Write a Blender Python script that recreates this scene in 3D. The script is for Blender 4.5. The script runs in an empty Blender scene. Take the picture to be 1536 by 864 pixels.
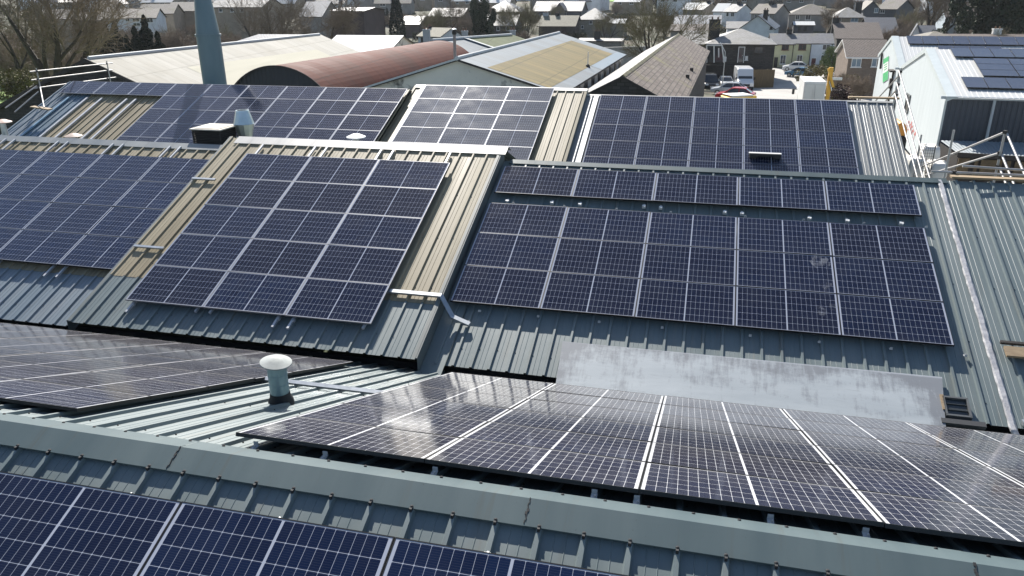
import bpy, bmesh, math, random
from math import sin, cos, tan, radians, pi
from mathutils import Vector, Matrix
random.seed(7)
S = bpy.context.scene
COL = S.collection

# ------------------------------------------------------------------ camera
F_PX, PITCH, ROLL, YAW = 1145.54, radians(21.2908), radians(-0.4188), radians(14.0519)
fwd = Vector((-sin(YAW)*cos(PITCH), cos(YAW)*cos(PITCH), -sin(PITCH)))
rt0 = Vector((cos(YAW), sin(YAW), 0)); up0 = rt0.cross(fwd)
RT = rt0*cos(ROLL)+up0*sin(ROLL); UP = -rt0*sin(ROLL)+up0*cos(ROLL)
cd = bpy.data.cameras.new('camera'); cam = bpy.data.objects.new('camera', cd); COL.objects.link(cam)
M3 = Matrix((RT, UP, -fwd)).transposed()
cam.matrix_world = M3.to_4x4()
cd.sensor_width = 36; cd.lens = 36*F_PX/1536; cd.clip_start = .1; cd.clip_end = 4000
S.camera = cam
# ------------------------------------------------------------------ sky and sun
SUN = Vector((-1.15, 2.59, 2.126)).normalized()
EL = math.asin(SUN.z); AZ = math.atan2(SUN.x, SUN.y)
w = bpy.data.worlds.new('World'); S.world = w; w.use_nodes = True
nt = w.node_tree; bg = nt.nodes['Background']
sk = nt.nodes.new('ShaderNodeTexSky'); sk.sky_type = 'NISHITA'; sk.sun_disc = False
sk.sun_elevation = EL; sk.sun_rotation = AZ; sk.air_density = 1.0; sk.dust_density = .7; sk.altitude = 100
nt.links.new(sk.outputs[0], bg.inputs[0]); bg.inputs[1].default_value = 0.07
sd = bpy.data.lights.new('sun', 'SUN'); sd.energy = 4.3; sd.angle = radians(.53); sd.color = (1, .955, .89)
so = bpy.data.objects.new('sun', sd); COL.objects.link(so)
so.rotation_euler = SUN.to_track_quat('Z', 'Y').to_euler()
S.view_settings.view_transform = 'Standard'; S.view_settings.look = 'None'
S.view_settings.exposure = 1.2; S.view_settings.gamma = 1; S.view_settings.use_curve_mapping = False
S.render.engine = 'CYCLES'
S.cycles.max_bounces = 6; S.cycles.glossy_bounces = 4

# ------------------------------------------------------------------ survey helpers (photo pixel -> place at a known depth)
def ray(px, py):
    return RT*((px-768)/F_PX)+UP*((432-py)/F_PX)+fwd
def ay(px, py, y):
    d = ray(px, py); return d*(y/d.y)
def ax(px, py, x):
    d = ray(px, py); return d*(x/d.x)
def az(px, py, z):
    d = ray(px, py); return d*(z/d.z)
def T(y):
    if y < 45: return -9.5
    if y < 115: return -9.5-3.3*(y-45)/70
    if y < 150: return -12.8
    if y < 420: return -12.8+.042*(y-150)
    return -1.46+.075*(y-420)
def gp(px, py):
    d = ray(px, py); a, b = 20., 900.
    t = a/d.y
    y = 20.
    while y < 900:
        p = d*(y/d.y)
        if p.z < T(y): break
        y += .5
    return Vector((p.x, y, T(y)))

# ------------------------------------------------------------------ materials
MT = {}
def nodes(m):
    m.use_nodes = True; return m.node_tree, m.node_tree.nodes['Principled BSDF']
def N(nt, t, **kw):
    n = nt.nodes.new('ShaderNode'+t)
    for k, v in kw.items(): setattr(n, k, v)
    return n
def mth(nt, op, a, b=None, c=None, clamp=False):
    n = nt.nodes.new('ShaderNodeMath'); n.operation = op; n.use_clamp = clamp
    for i, v in enumerate((a, b, c)):
        if v is None: continue
        if isinstance(v, (int, float)): n.inputs[i].default_value = v
        else: nt.links.new(v, n.inputs[i])
    return n.outputs[0]
def mix(nt, fac, a, b):
    n = nt.nodes.new('ShaderNodeMix'); n.data_type = 'RGBA'
    for i, v in ((0, fac), (6, a), (7, b)):
        if isinstance(v, (int, float)): n.inputs[i].default_value = v
        elif isinstance(v, tuple): n.inputs[i].default_value = (*v[:3], 1)
        else: nt.links.new(v, n.inputs[i])
    return n.outputs[2]
def ramp(nt, fac, lo, hi):
    n = nt.nodes.new('ShaderNodeMapRange'); n.inputs[1].default_value = lo; n.inputs[2].default_value = hi
    nt.links.new(fac, n.inputs[0]); return n.outputs[0]
def noise(nt, scale, detail=4, stretch=None, coord='Object', rough=.6):
    tc = N(nt, 'TexCoord'); o = tc.outputs[coord]
    if stretch:
        mp = N(nt, 'Mapping'); mp.inputs['Scale'].default_value = stretch
        nt.links.new(o, mp.inputs[0]); o = mp.outputs[0]
    n = N(nt, 'TexNoise'); n.inputs['Scale'].default_value = scale; n.inputs['Detail'].default_value = detail
    n.inputs['Roughness'].default_value = rough
    nt.links.new(o, n.inputs['Vector']); return n.outputs[0]
def mat(name, col, rough=.6, metal=0, col2=None, scale=1.0, stretch=None, lo=.35, hi=.65, bump=0, bscale=20, spec=.5, grime=None, gscale=6, glo=.55, ghi=.75, objvar=0):
    if name in MT: return MT[name]
    m = bpy.data.materials.new(name); nt, p = nodes(m)
    p.inputs['Roughness'].default_value = rough; p.inputs['Metallic'].default_value = metal
    p.inputs['Specular IOR Level'].default_value = spec
    c = (*col, 1); out = None
    if col2 is not None:
        f = ramp(nt, noise(nt, scale, 5, stretch), lo, hi); out = mix(nt, f, col, col2)
    if grime is not None:
        f = ramp(nt, noise(nt, gscale, 6, stretch), glo, ghi); out = mix(nt, f, out if out is not None else col, grime)
    if objvar:
        oi = N(nt, 'ObjectInfo'); h = N(nt, 'HueSaturation')
        nt.links.new(mth(nt, 'ADD', mth(nt, 'MULTIPLY', oi.outputs['Random'], objvar), 1-objvar/2), h.inputs['Value'])
        if out is None: h.inputs['Color'].default_value = c
        else: nt.links.new(out, h.inputs['Color'])
        out = h.outputs[0]
    if out is None: p.inputs['Base Color'].default_value = c
    else: nt.links.new(out, p.inputs['Base Color'])
    if bump:
        b = N(nt, 'Bump'); b.inputs['Strength'].default_value = bump; b.inputs['Distance'].default_value = .02
        nt.links.new(noise(nt, bscale, 4, stretch), b.inputs['Height']); nt.links.new(b.outputs[0], p.inputs['Normal'])
    MT[name] = m; return m
def tile_mat(name, a, b, mortar, bw=.4, bh=.25, msize=.012, rough=.7, moss=None, mlo=.5, mhi=.7, mscale=.6, bumpd=.03):
    """courses of slates / tiles / bricks, on the UVs (metres)"""
    if name in MT: return MT[name]
    m = bpy.data.materials.new(name); nt, p = nodes(m)
    tc = N(nt, 'TexCoord'); br = N(nt, 'TexBrick')
    nt.links.new(tc.outputs['UV'], br.inputs['Vector'])
    br.inputs['Scale'].default_value = 1; br.inputs['Brick Width'].default_value = bw; br.inputs['Row Height'].default_value = bh
    br.inputs['Mortar Size'].default_value = msize; br.inputs['Mortar Smooth'].default_value = .3
    br.inputs['Color1'].default_value = (*a, 1); br.inputs['Color2'].default_value = (*b, 1); br.inputs['Mortar'].default_value = (*mortar, 1)
    out = br.outputs[0]
    f = ramp(nt, noise(nt, 3.0, 5), .4, .75); out = mix(nt, mth(nt, 'MULTIPLY', f, .45), out, tuple(c*1.6 for c in a))
    if moss is not None:
        f = ramp(nt, noise(nt, mscale, 6), mlo, mhi); out = mix(nt, f, out, moss)
    nt.links.new(out, p.inputs['Base Color']); p.inputs['Roughness'].default_value = rough
    p.inputs['Specular IOR Level'].default_value = .35
    bp = N(nt, 'Bump'); bp.inputs['Strength'].default_value = .6; bp.inputs['Distance'].default_value = bumpd; bp.invert = True
    nt.links.new(br.outputs['Fac'], bp.inputs['Height']); nt.links.new(bp.outputs[0], p.inputs['Normal'])
    MT[name] = m; return m

def glass_cells(name='solar_cells', film=.003, cap=.13, line=(.34, .36, .42)):
    m = bpy.data.materials.new(name); nt, p = nodes(m)
    tc = N(nt, 'TexCoord'); sp = N(nt, 'SeparateXYZ'); nt.links.new(tc.outputs['Object'], sp.inputs[0])
    X = mth(nt, 'ABSOLUTE', sp.outputs[0]); Y = sp.outputs[1]
    PX, PY = .0838, .1692
    hx = mth(nt, 'DIVIDE', mth(nt, 'SUBTRACT', X, .010), PX)
    hy = mth(nt, 'DIVIDE', mth(nt, 'ADD', Y, 3*PY), PY)
    def edge(v, pitch):
        fr = mth(nt, 'FRACT', v)
        return mth(nt, 'MULTIPLY', mth(nt, 'MINIMUM', fr, mth(nt, 'SUBTRACT', 1, fr)), pitch)
    ex, ey = edge(hx, PX), edge(hy, PY)
    lx = mth(nt, 'LESS_THAN', ex, .0015); ly = mth(nt, 'LESS_THAN', ey, .0019)
    dia = mth(nt, 'LESS_THAN', mth(nt, 'ADD', ex, ey), .0085)
    ox = mth(nt, 'MAXIMUM', mth(nt, 'LESS_THAN', hx, 0.0), mth(nt, 'GREATER_THAN', hx, 10.0))
    oy = mth(nt, 'GREATER_THAN', mth(nt, 'ABSOLUTE', Y), 3*PY)
    white = mth(nt, 'MAXIMUM', mth(nt, 'MAXIMUM', lx, ly), mth(nt, 'MAXIMUM', dia, mth(nt, 'MAXIMUM', ox, oy)))
    # silver bus wires along the long side of each cell row
    bf = mth(nt, 'FRACT', mth(nt, 'MULTIPLY', hy, 9)); bus = mth(nt, 'LESS_THAN', mth(nt, 'ABSOLUTE', mth(nt, 'SUBTRACT', bf, .5)), .045)
    oi = N(nt, 'ObjectInfo')
    nz = N(nt, 'TexWhiteNoise'); nz.noise_dimensions = '3D'
    cv = N(nt, 'CombineXYZ'); nt.links.new(mth(nt, 'FLOOR', mth(nt, 'MULTIPLY', sp.outputs[0], 5.9)), cv.inputs[0]); nt.links.new(mth(nt, 'FLOOR', hy), cv.inputs[1]); nt.links.new(oi.outputs['Random'], cv.inputs[2])
    nt.links.new(cv.outputs[0], nz.inputs['Vector'])
    at_ = N(nt, 'Attribute'); at_.attribute_type = 'OBJECT'; at_.attribute_name = 'tint'
    cell = mix(nt, at_.outputs['Fac'], (.0026, .0042, .0175), (.0042, .0125, .0440))
    cell = mix(nt, mth(nt, 'MULTIPLY', nz.outputs[0], .5), cell, (.0024, .0036, .0160))
    cell = mix(nt, mth(nt, 'MULTIPLY', bus, .25), cell, (.12, .13, .17))
    base = mix(nt, white, cell, line)
    # thin film of dust, in cloudy patches and run marks
    d1 = ramp(nt, noise(nt, 1.6, 6), .42, .78); d2 = ramp(nt, noise(nt, 9, 5, (1, .12, 1)), .5, .8)
    dust = mth(nt, 'MULTIPLY', mth(nt, 'MAXIMUM', d1, mth(nt, 'MULTIPLY', d2, .6)), .012)
    low = mth(nt, 'MULTIPLY', ramp(nt, Y, -.40, -.515), mth(nt, 'MULTIPLY', ramp(nt, noise(nt, 5, 5), .3, .7), .035))
    dust = mth(nt, 'ADD', dust, low)
    # a dust film covers more of the glass the flatter one looks along it
    ge = N(nt, 'NewGeometry'); vm = N(nt, 'VectorMath'); vm.operation = 'DOT_PRODUCT'; nt.links.new(ge.outputs['Normal'], vm.inputs[0]); nt.links.new(ge.outputs['Incoming'], vm.inputs[1])
    cosv = mth(nt, 'MAXIMUM', mth(nt, 'ABSOLUTE', vm.outputs['Value']), .05)
    dust = mth(nt, 'MINIMUM', mth(nt, 'DIVIDE', mth(nt, 'ADD', dust, film), cosv), cap)
    base = mix(nt, dust, base, (.40, .405, .41))
    # the anti-reflection film turns from blue to bronze at flat angles
    lw = N(nt, 'LayerWeight'); lw.inputs['Blend'].default_value = .5
    br = mix(nt, ramp(nt, lw.outputs['Facing'], .62, .92), (1, 1, 1), (1.0, .93, .86))
    mm = N(nt, 'Mix'); mm.data_type = 'RGBA'; mm.blend_type = 'MULTIPLY'; mm.inputs[0].default_value = 1
    nt.links.new(base, mm.inputs[6]); nt.links.new(mix(nt, white, br, (1, 1, 1)), mm.inputs[7]); base = mm.outputs[2]
    nt.links.new(base, p.inputs['Base Color'])
    rg = mth(nt, 'ADD', mth(nt, 'MULTIPLY', d1, .05), .085)
    nt.links.new(rg, p.inputs['Roughness']); p.inputs['IOR'].default_value = 1.47; p.inputs['Specular IOR Level'].default_value = .34
    # faint waviness of rolled glass
    b = N(nt, 'Bump'); b.inputs['Strength'].default_value = .10; b.inputs['Distance'].default_value = .004
    nt.links.new(noise(nt, 3.5, 2), b.inputs['Height']); nt.links.new(b.outputs[0], p.inputs['Normal'])
    return m

def roof_metal(name, a, b, dirt, rough=.42, spec=.5, metal=0.0, along='y', laps=0):
    if name in MT: return MT[name]
    m = bpy.data.materials.new(name); nt, p = nodes(m)
    f1 = ramp(nt, noise(nt, .9, 5, (2.2, .22, .22) if along == 'y' else (.22, 2.2, .22)), .3, .7)
    c = mix(nt, f1, a, b)
    f2 = ramp(nt, noise(nt, 6, 6, (1.6, .10, .10) if along == 'y' else (.06, .9, .06)), .56, .78)
    c = mix(nt, mth(nt, 'MULTIPLY', f2, .55), c, dirt)
    f3 = ramp(nt, noise(nt, 26, 3), .69, .74)
    c = mix(nt, mth(nt, 'MULTIPLY', f3, .35), c, tuple(x*.45 for x in dirt))
    if laps:
        tc = N(nt, 'TexCoord'); sp = N(nt, 'SeparateXYZ'); nt.links.new(tc.outputs['Object'], sp.inputs[0])
        fy = mth(nt, 'FRACT', mth(nt, 'MULTIPLY', sp.outputs[1], 1/laps)); line = mth(nt, 'LESS_THAN', fy, .05)
        wn = N(nt, 'TexWhiteNoise'); wn.noise_dimensions = '1D'; nt.links.new(mth(nt, 'FLOOR', mth(nt, 'MULTIPLY', sp.outputs[1], 1/laps)), wn.inputs['W'])
        fx = mth(nt, 'LESS_THAN', mth(nt, 'FRACT', mth(nt, 'MULTIPLY', sp.outputs[0], 1/2.3)), .035)
        c = mix(nt, mth(nt, 'MULTIPLY', mth(nt, 'MAXIMUM', line, fx), .5), c, tuple(x*.5 for x in dirt))
        c = mix(nt, mth(nt, 'MULTIPLY', wn.outputs['Value'], .4), c, dirt)
        f5 = ramp(nt, noise(nt, .35, 6), .5, .72); c = mix(nt, mth(nt, 'MULTIPLY', f5, .45), c, dirt)
    nt.links.new(c, p.inputs['Base Color'])
    r = mth(nt, 'ADD', mth(nt, 'MULTIPLY', f1, .14), rough-.06); nt.links.new(r, p.inputs['Roughness'])
    p.inputs['Metallic'].default_value = metal; p.inputs['Specular IOR Level'].default_value = spec
    bp = N(nt, 'Bump'); bp.inputs['Strength'].default_value = .12; bp.inputs['Distance'].default_value = .01
    nt.links.new(noise(nt, 4, 3), bp.inputs['Height']); nt.links.new(bp.outputs[0], p.inputs['Normal'])
    MT[name] = m; return m

GLASS = glass_cells(); GLASSD = glass_cells('solar_cells_glare_hazed', .11, .38); GLASSF = glass_cells('solar_cells_filmed', .010, .30, (.62, .62, .63))  # second copy: extra grey film paints in the sun glare
SILVERFR = None
BLACKFR = mat('black_anodised', (.012, .012, .013), .38, .3)
R_GREEN = roof_metal('juniper_steel', (.125, .158, .160), (.178, .208, .205), (.15, .135, .105), .45, .35)
R_CAP = roof_metal('juniper_ridge_steel', (.070, .098, .106), (.100, .130, .134), (.085, .078, .06), .55, .12)
R_BEIGE = roof_metal('cream_steel', (.23, .19, .12), (.33, .285, .195), (.075, .052, .028), .55, .2)
R_BLUEG = roof_metal('blue_grey_steel', (.15, .19, .215), (.20, .23, .25), (.12, .12, .11))
R_GREYZ = roof_metal('pale_grey_steel', (.165, .18, .182), (.215, .226, .222), (.14, .13, .11))
R_WHITE = roof_metal('white_steel', (.46, .47, .465), (.53, .535, .525), (.33, .33, .31), .65, .15)
R_CREAMW = roof_metal('pale_sheet', (.385, .365, .315), (.45, .43, .375), (.29, .265, .21), .8, .15, 0, 'x', 1.05)
R_CAPPALE = roof_metal('pale_ridge_steel', (.40, .385, .355), (.50, .48, .44), (.25, .22, .17))
R_RUST = roof_metal('rust_red_sheet', (.115, .032, .022), (.15, .052, .036), (.07, .04, .032), .75, .08, 0, 'x', 1.3)
R_OCHRE = roof_metal('ochre_stained_sheet', (.13, .095, .035), (.25, .195, .085), (.075, .072, .03), .8, .15, 0, 'x', 1.05)
R_GREYSH = roof_metal('blue_grey_sheet', (.15, .185, .21), (.20, .225, .245), (.13, .13, .12), .7, .2, 0, 'x', 1.05)
R_MOSSY = roof_metal('mossy_green_sheet', (.11, .14, .065), (.17, .19, .10), (.08, .09, .05), .8, .15, 0, 'x', 1.05)
STEEL = mat('galvanised_steel', (.52, .54, .55), .35, .75, (.40, .42, .43), 6, bump=.05)
ALU = mat('mill_aluminium', (.50, .51, .52), .5, .25, (.42, .43, .45), 5)
TUBE = mat('scaffold_tube', (.40, .385, .375), .5, .35, (.33, .31, .29), 4)
DARK = mat('eave_shade_black', (.012, .012, .012), .9)  # near black: shade under the eaves put into the colour
DARKBROWN = mat('dark_timber', (.05, .042, .036), .85, 0, (.03, .027, .025), 2)  # plain dark brown shared by boards, edges, pipes and small fixings
def apron_mat():
    m = bpy.data.materials.new('painted_apron'); nt, p = nodes(m)
    tc = N(nt, 'TexCoord'); sp = N(nt, 'SeparateXYZ'); nt.links.new(tc.outputs['Object'], sp.inputs[0])
    c = mix(nt, ramp(nt, noise(nt, 1.4, 5, (.5, 2.5, 2.5)), .3, .7), (.40, .43, .44), (.33, .36, .375))
    # worn band along the upper edge, breaking into runs down the sheet
    top = ramp(nt, sp.outputs[1], 11.95, 12.36)
    runs = noise(nt, 7, 5, (1.8, .22, .22), rough=.7); blot = noise(nt, 1.7, 6, (1, 1.6, 1.6), rough=.7)
    d = mth(nt, 'ADD', mth(nt, 'MULTIPLY', top, .13), mth(nt, 'ADD', mth(nt, 'MULTIPLY', runs, .42), mth(nt, 'MULTIPLY', blot, .56)))
    ends = mth(nt, 'MAXIMUM', ramp(nt, sp.outputs[0], -1.72, -2.05), ramp(nt, sp.outputs[0], 3.55, 3.95))
    d = mth(nt, 'ADD', d, mth(nt, 'MULTIPLY', ends, .16))
    c = mix(nt, mth(nt, 'MULTIPLY', ramp(nt, d, .50, .66), .72), c, (.135, .14, .155))
    scr = ramp(nt, noise(nt, 9, 4, (.25, 3, 3)), .60, .72); c = mix(nt, mth(nt, 'MULTIPLY', scr, .35), c, (.22, .235, .25))
    rim = ramp(nt, sp.outputs[1], 12.36, 12.395); c = mix(nt, rim, c, (.38, .40, .42))
    nt.links.new(c, p.inputs['Base Color']); p.inputs['Roughness'].default_value = .6; p.inputs['Specular IOR Level'].default_value = .3
    b = N(nt, 'Bump'); b.inputs['Strength'].default_value = .25; b.inputs['Distance'].default_value = .02
    nt.links.new(noise(nt, 2.2, 4), b.inputs['Height']); nt.links.new(b.outputs[0], p.inputs['Normal']); return m
UPST = apron_mat()
FOIL = mat('crumpled_foil', (.46, .455, .46), .55, .25, (.34, .335, .34), 10, bump=.35, bscale=16)
WOOD = mat('weathered_timber', (.34, .25, .15), .8, 0, (.24, .17, .10), 5, (1, 8, 8))
WHITEP = mat('white_paint', (.75, .75, .73), .5, 0, (.66, .66, .63), 2)
RUBBER = mat('black_rubber', (.02, .02, .021), .8)
FLUEM = mat('flue_blue_grey', (.085, .135, .165), .42, .1, (.115, .17, .20), 1.2, (1, 1, .3), bump=.04)
VENTM = mat('vent_green_grey', (.16, .25, .27), .38, .3, (.22, .31, .33), 6, (3, 3, .6))

# ------------------------------------------------------------------ mesh builder
class MB:
    def __init__(s): s.v = []; s.f = []; s.m = []; s.uv = []; s.sm = []
    def quad(s, pts, mi=0, uv=None, smooth=False):
        i = len(s.v); s.v += [Vector(p) for p in pts]; s.f.append(list(range(i, i+len(pts)))); s.m.append(mi); s.uv.append(uv); s.sm.append(smooth)
    def box(s, c, d, mi=0, R=None):
        c = Vector(c); h = [x/2 for x in d]
        P = [Vector((sx*h[0], sy*h[1], sz*h[2])) for sx in (-1, 1) for sy in (-1, 1) for sz in (-1, 1)]
        if R is not None: P = [R @ p for p in P]
        i = len(s.v); s.v += [c+p for p in P]
        for q in ((0, 1, 3, 2), (4, 6, 7, 5), (0, 4, 5, 1), (2, 3, 7, 6), (0, 2, 6, 4), (1, 5, 7, 3)):
            s.f.append([i+k for k in q]); s.m.append(mi); s.uv.append(None); s.sm.append(False)
    def prism(s, prof, a, b, mi=0, smooth=False):
        """closed profile (list of Vectors around origin in world offsets) swept from a to b"""
        a = Vector(a); b = Vector(b); n = len(prof); i = len(s.v)
        s.v += [a+Vector(p) for p in prof]+[b+Vector(p) for p in prof]
        for k in range(n):
            s.f.append([i+k, i+(k+1) % n, i+n+(k+1) % n, i+n+k]); s.m.append(mi); s.uv.append(None); s.sm.append(smooth)
        s.f.append([i+k for k in range(n)][::-1]); s.f.append([i+n+k for k in range(n)]); s.m += [mi, mi]; s.uv += [None, None]; s.sm += [False, False]
    def tube(s, a, b, r0, r1=None, n=8, mi=0, cap=True, smooth=True):
        a = Vector(a); b = Vector(b); r1 = r0 if r1 is None else r1
        d = (b-a)
        if d.length < 1e-6: return
        d.normalize(); u = d.orthogonal().normalized(); w_ = d.cross(u); i = len(s.v)
        for c, r in ((a, r0), (b, r1)):
            s.v += [c+(u*cos(2*pi*k/n)+w_*sin(2*pi*k/n))*r for k in range(n)]
        for k in range(n):
            s.f.append([i+k, i+(k+1) % n, i+n+(k+1) % n, i+n+k]); s.m.append(mi); s.uv.append(None); s.sm.append(smooth)
        if cap:
            s.f.append([i+k for k in range(n)][::-1]); s.f.append([i+n+k for k in range(n)]); s.m += [mi, mi]; s.uv += [None, None]; s.sm += [False, False]
    def lathe(s, c, prof, n=24, mi=0, smooth=True, R=None):
        """prof: list of (r,z)"""
        c = Vector(c); i = len(s.v)
        for r, z in prof:
            for k in range(n):
                p = Vector((r*cos(2*pi*k/n), r*sin(2*pi*k/n), z))
                s.v.append(c+(R @ p if R is not None else p))
        for j in range(len(prof)-1):
            for k in range(n):
                s.f.append([i+j*n+k, i+j*n+(k+1) % n, i+(j+1)*n+(k+1) % n, i+(j+1)*n+k]); s.m.append(mi); s.uv.append(None); s.sm.append(smooth)
    def build(s, name, mats, parent=None, loc=None, bevel=0):
        me = bpy.data.meshes.new(name); me.from_pydata([tuple(v) for v in s.v], [], s.f); 
        for m in (mats if isinstance(mats, (list, tuple)) else [mats]): me.materials.append(m)
        for p, mi, sm in zip(me.polygons, s.m, s.sm): p.material_index = mi; p.use_smooth = sm
        if any(u is not None for u in s.uv):
            ul = me.uv_layers.new(name='UVMap')
            for p, u in zip(me.polygons, s.uv):
                if u is not None:
                    for li, q in zip(p.loop_indices, u): ul.data[li].uv = q
        me.update()
        if any(s.sm): me.set_sharp_from_angle(angle=radians(38))
        o = bpy.data.objects.new(name, me); COL.objects.link(o)
        if parent is not None: o.parent = parent
        if loc is not None: o.location = loc
        if bevel:
            b = o.modifiers.new('bevel', 'BEVEL'); b.width = bevel; b.segments = 2; b.limit_method = 'ANGLE'
        return o
def tag(o, label, cat, group=None, kind=None):
    if label: o['label'] = label
    if cat: o['category'] = cat
    if group: o['group'] = group
    if kind: o['kind'] = kind
    return o
def thing(name, label, cat, loc=(0, 0, 0), group=None, rz=0):
    o = bpy.data.objects.new(name, None); COL.objects.link(o); o.location = loc; o.rotation_euler = (0, 0, rz); o.empty_display_size = .2
    return tag(o, label, cat, group)
def structure(o): o['kind'] = 'structure'; return o
def copy_tree(o, parent=None):
    c = o.copy(); COL.objects.link(c)
    if parent is not None: c.parent = parent
    for ch in list(o.children): copy_tree(ch, c)
    return c

# ================================================================== GROUND
def ground_sheet(name, x0, x1, y0, y1, dz, m, nx=2, ny=60):
    b = MB(); ys = [y0+(y1-y0)*k/ny for k in range(ny+1)]
    for k in (45, 115, 150, 420):
        if y0 < k < y1: ys.append(k)
    ys = sorted(set(ys))
    for a, c in zip(ys[:-1], ys[1:]):
        for i in range(nx):
            xa = x0+(x1-x0)*i/nx; xb = x0+(x1-x0)*(i+1)/nx
            b.quad([(xa, a, T(a)+dz), (xb, a, T(a)+dz), (xb, c, T(c)+dz), (xa, c, T(c)+dz)])
    return b.build(name, m)
G_GR = mat('rough_ground', (.055, .06, .03), .95, 0, (.10, .075, .045), .09, grime=(.035, .05, .018), gscale=.35, glo=.5, ghi=.6, bump=.5, bscale=2)
G_YARD = mat('worn_tarmac', (.33, .315, .29), .9, 0, (.42, .40, .365), .25, grime=(.22, .21, .19), gscale=.8, glo=.58, ghi=.8, bump=.2, bscale=30)
G_LAWN = mat('lawn_grass', (.10, .19, .02), .95, 0, (.16, .24, .035), .6, bump=.4, bscale=9)
structure(ground_sheet('ground', -480, 480, -60, 620, 0, G_GR, 8, 60))
structure(ground_sheet('car_park', 1.5, 34, 47, 143, .004, G_YARD))
structure(ground_sheet('yard', 6.5, 48, 10, 47, .004, G_YARD))
structure(ground_sheet('lawn', -120, -44, 40, 82, .004, G_LAWN))
fa = ay(866, 1, 340); fb = ay(928, 1, 340)
structure(ground_sheet('green_field', fa.x, fb.x, 340, 470, .25, mat('spring_pasture', (.15, .30, .03), .95, 0, (.20, .34, .05), .05), 2, 10))

# ================================================================== FACTORY ROOFS
TS = .4055; TH = math.atan(TS); CS, SN = cos(TH), sin(TH)
PW, PH = 1.775, 1.058
RIB = .333
def roof_sheet(b, x0, x1, ya, za, yb, zb, phase=0., mi=0, h=.034, split=None, mi2=0, screw=None):
    """trapezoidal profiled sheet; ribs run from A (ridge) to B (eave); split: slope fraction where colour changes"""
    d = Vector((0, yb-ya, zb-za)); nrm = Vector((1, 0, 0)).cross(d)
    if nrm.z < 0: nrm = -nrm
    nrm.normalize()
    prof = []
    k = math.floor((x0-phase)/RIB)
    while phase+k*RIB < x1+RIB:
        c = phase+k*RIB
        for dx, hh in ((-.032, 0), (-.018, h), (.018, h), (.032, 0), (.118, 0), (.124, .004), (.130, 0), (.203, 0), (.209, .004), (.215, 0)):
            x = c+dx
            if x0 <= x <= x1: prof.append((x, hh))
        k += 1
    prof = [(x0, 0)]+prof+[(x1, 0)]
    A = Vector((0, ya, za)); B = Vector((0, yb, zb))
    if screw is not None:
        k = math.floor((x0-phase)/RIB)+1
        while phase+k*RIB < x1-.1:
            for v in (.07, .29, .51, .73, .93):
                c = A+d*(v+.004*sin(k*5.1+v*9))+Vector((phase+k*RIB+.055, 0, 0))+nrm*(.012 if split else .006)
                b.quad([c+Vector((-.012, 0, -.004)), c+Vector((0, -.011, -.008)), c+Vector((0, 0, .008))], screw); b.quad([c+Vector((0, -.011, -.008)), c+Vector((.012, 0, -.004)), c+Vector((0, 0, .008))], screw); b.quad([c+Vector((.012, 0, -.004)), c+Vector((0, .011, 0)), c+Vector((0, 0, .008))], screw); b.quad([c+Vector((0, .011, 0)), c+Vector((-.012, 0, -.004)), c+Vector((0, 0, .008))], screw)
            k += 1
    cuts = [0, 1] if split is None else [0, split, 1]
    for c0, c1, m_ in zip(cuts[:-1], cuts[1:], (mi, mi2)):
        for (xa, ha), (xb, hb) in zip(prof[:-1], prof[1:]):
            P = A+d*c0; Q = A+d*c1
            lift = .006 if (split is not None and c0 == 0) else 0
            b.quad([P+Vector((xa, 0, 0))+nrm*(ha+lift), P+Vector((xb, 0, 0))+nrm*(hb+lift), Q+Vector((xb, 0, 0))+nrm*(hb+lift), Q+Vector((xa, 0, 0))+nrm*(ha+lift)], m_)
def ridge_cap(b, x0, x1, y, z, ws, wn, mi=0, lift=.045, t=.004, scallop=False, phase=0., joint=3.0, sealed=None):
    """folded cap: south wing ws, north wing wn, laid on the ribs"""
    zt = z+lift
    x = x0; n = 0
    while x < x1-1e-3:
        xe = min(x1, x+joint); o = .0025*(n % 2)
        for sgn, wdt in ((-1, ws), (1, wn)):
            p0 = (x, y, zt+o); p1 = (xe, y, zt+o)
            e0 = Vector((x, y+sgn*wdt*CS, zt-wdt*SN+o)); e1 = Vector((xe, y+sgn*wdt*CS, zt-wdt*SN+o))
            b.quad([p0, p1, e1, e0], mi)
            # turned-down lip, notched over the ribs on the scalloped side
            nn = Vector((0, sgn*SN, CS))
            if not scallop or sgn < 0:
                b.quad([e0, e1, e1-nn*.022, e0-nn*.022], mi)
            if scallop and sgn > 0:
                k = math.floor((x-phase)/RIB)
                while phase+k*RIB < xe:
                    a = phase+k*RIB
                    for u0, u1 in ((.04, .115), (.125, .20), (.21, .293)):
                        q0 = max(x, a+u0); q1 = min(xe, a+u1)
                        if q1 > q0:
                            dv = Vector((0, sgn*CS, -SN))*.028
                            b.quad([Vector((q0, e0.y, e0.z)), Vector((q1, e0.y, e0.z)), Vector((q1-.008, e0.y, e0.z))+dv-nn*.022, Vector((q0+.008, e0.y, e0.z))+dv-nn*.022], mi)
                    k += 1
        if sealed is not None and xe < x1-.01:
            r_ = random.Random(int(xe*10)); nn = Vector((0, -SN, CS)); c0 = Vector((xe, y, zt)); 
            for q in range(9):
                u = ws*(.04+.92*q/9); P = Vector((xe+.012*sin(q*2.1)*.4, y-u*CS, zt-u*SN)); b.box(P+nn*.004, (.006 if r_.random() < .75 else .018, ws/9, .006), sealed, Matrix.Rotation(TH, 3, 'X'))
        x = xe; n += 1
def screws(b, xs, y, z, sgn, off, mi=0, lift=.047):
    for x in xs:
        c = Vector((x, y+sgn*off*CS, z+lift-off*SN)); b.lathe(c, [(.014, -.002), (.014, .008), (.006, .014), (0, .014)], 8, mi)

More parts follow.
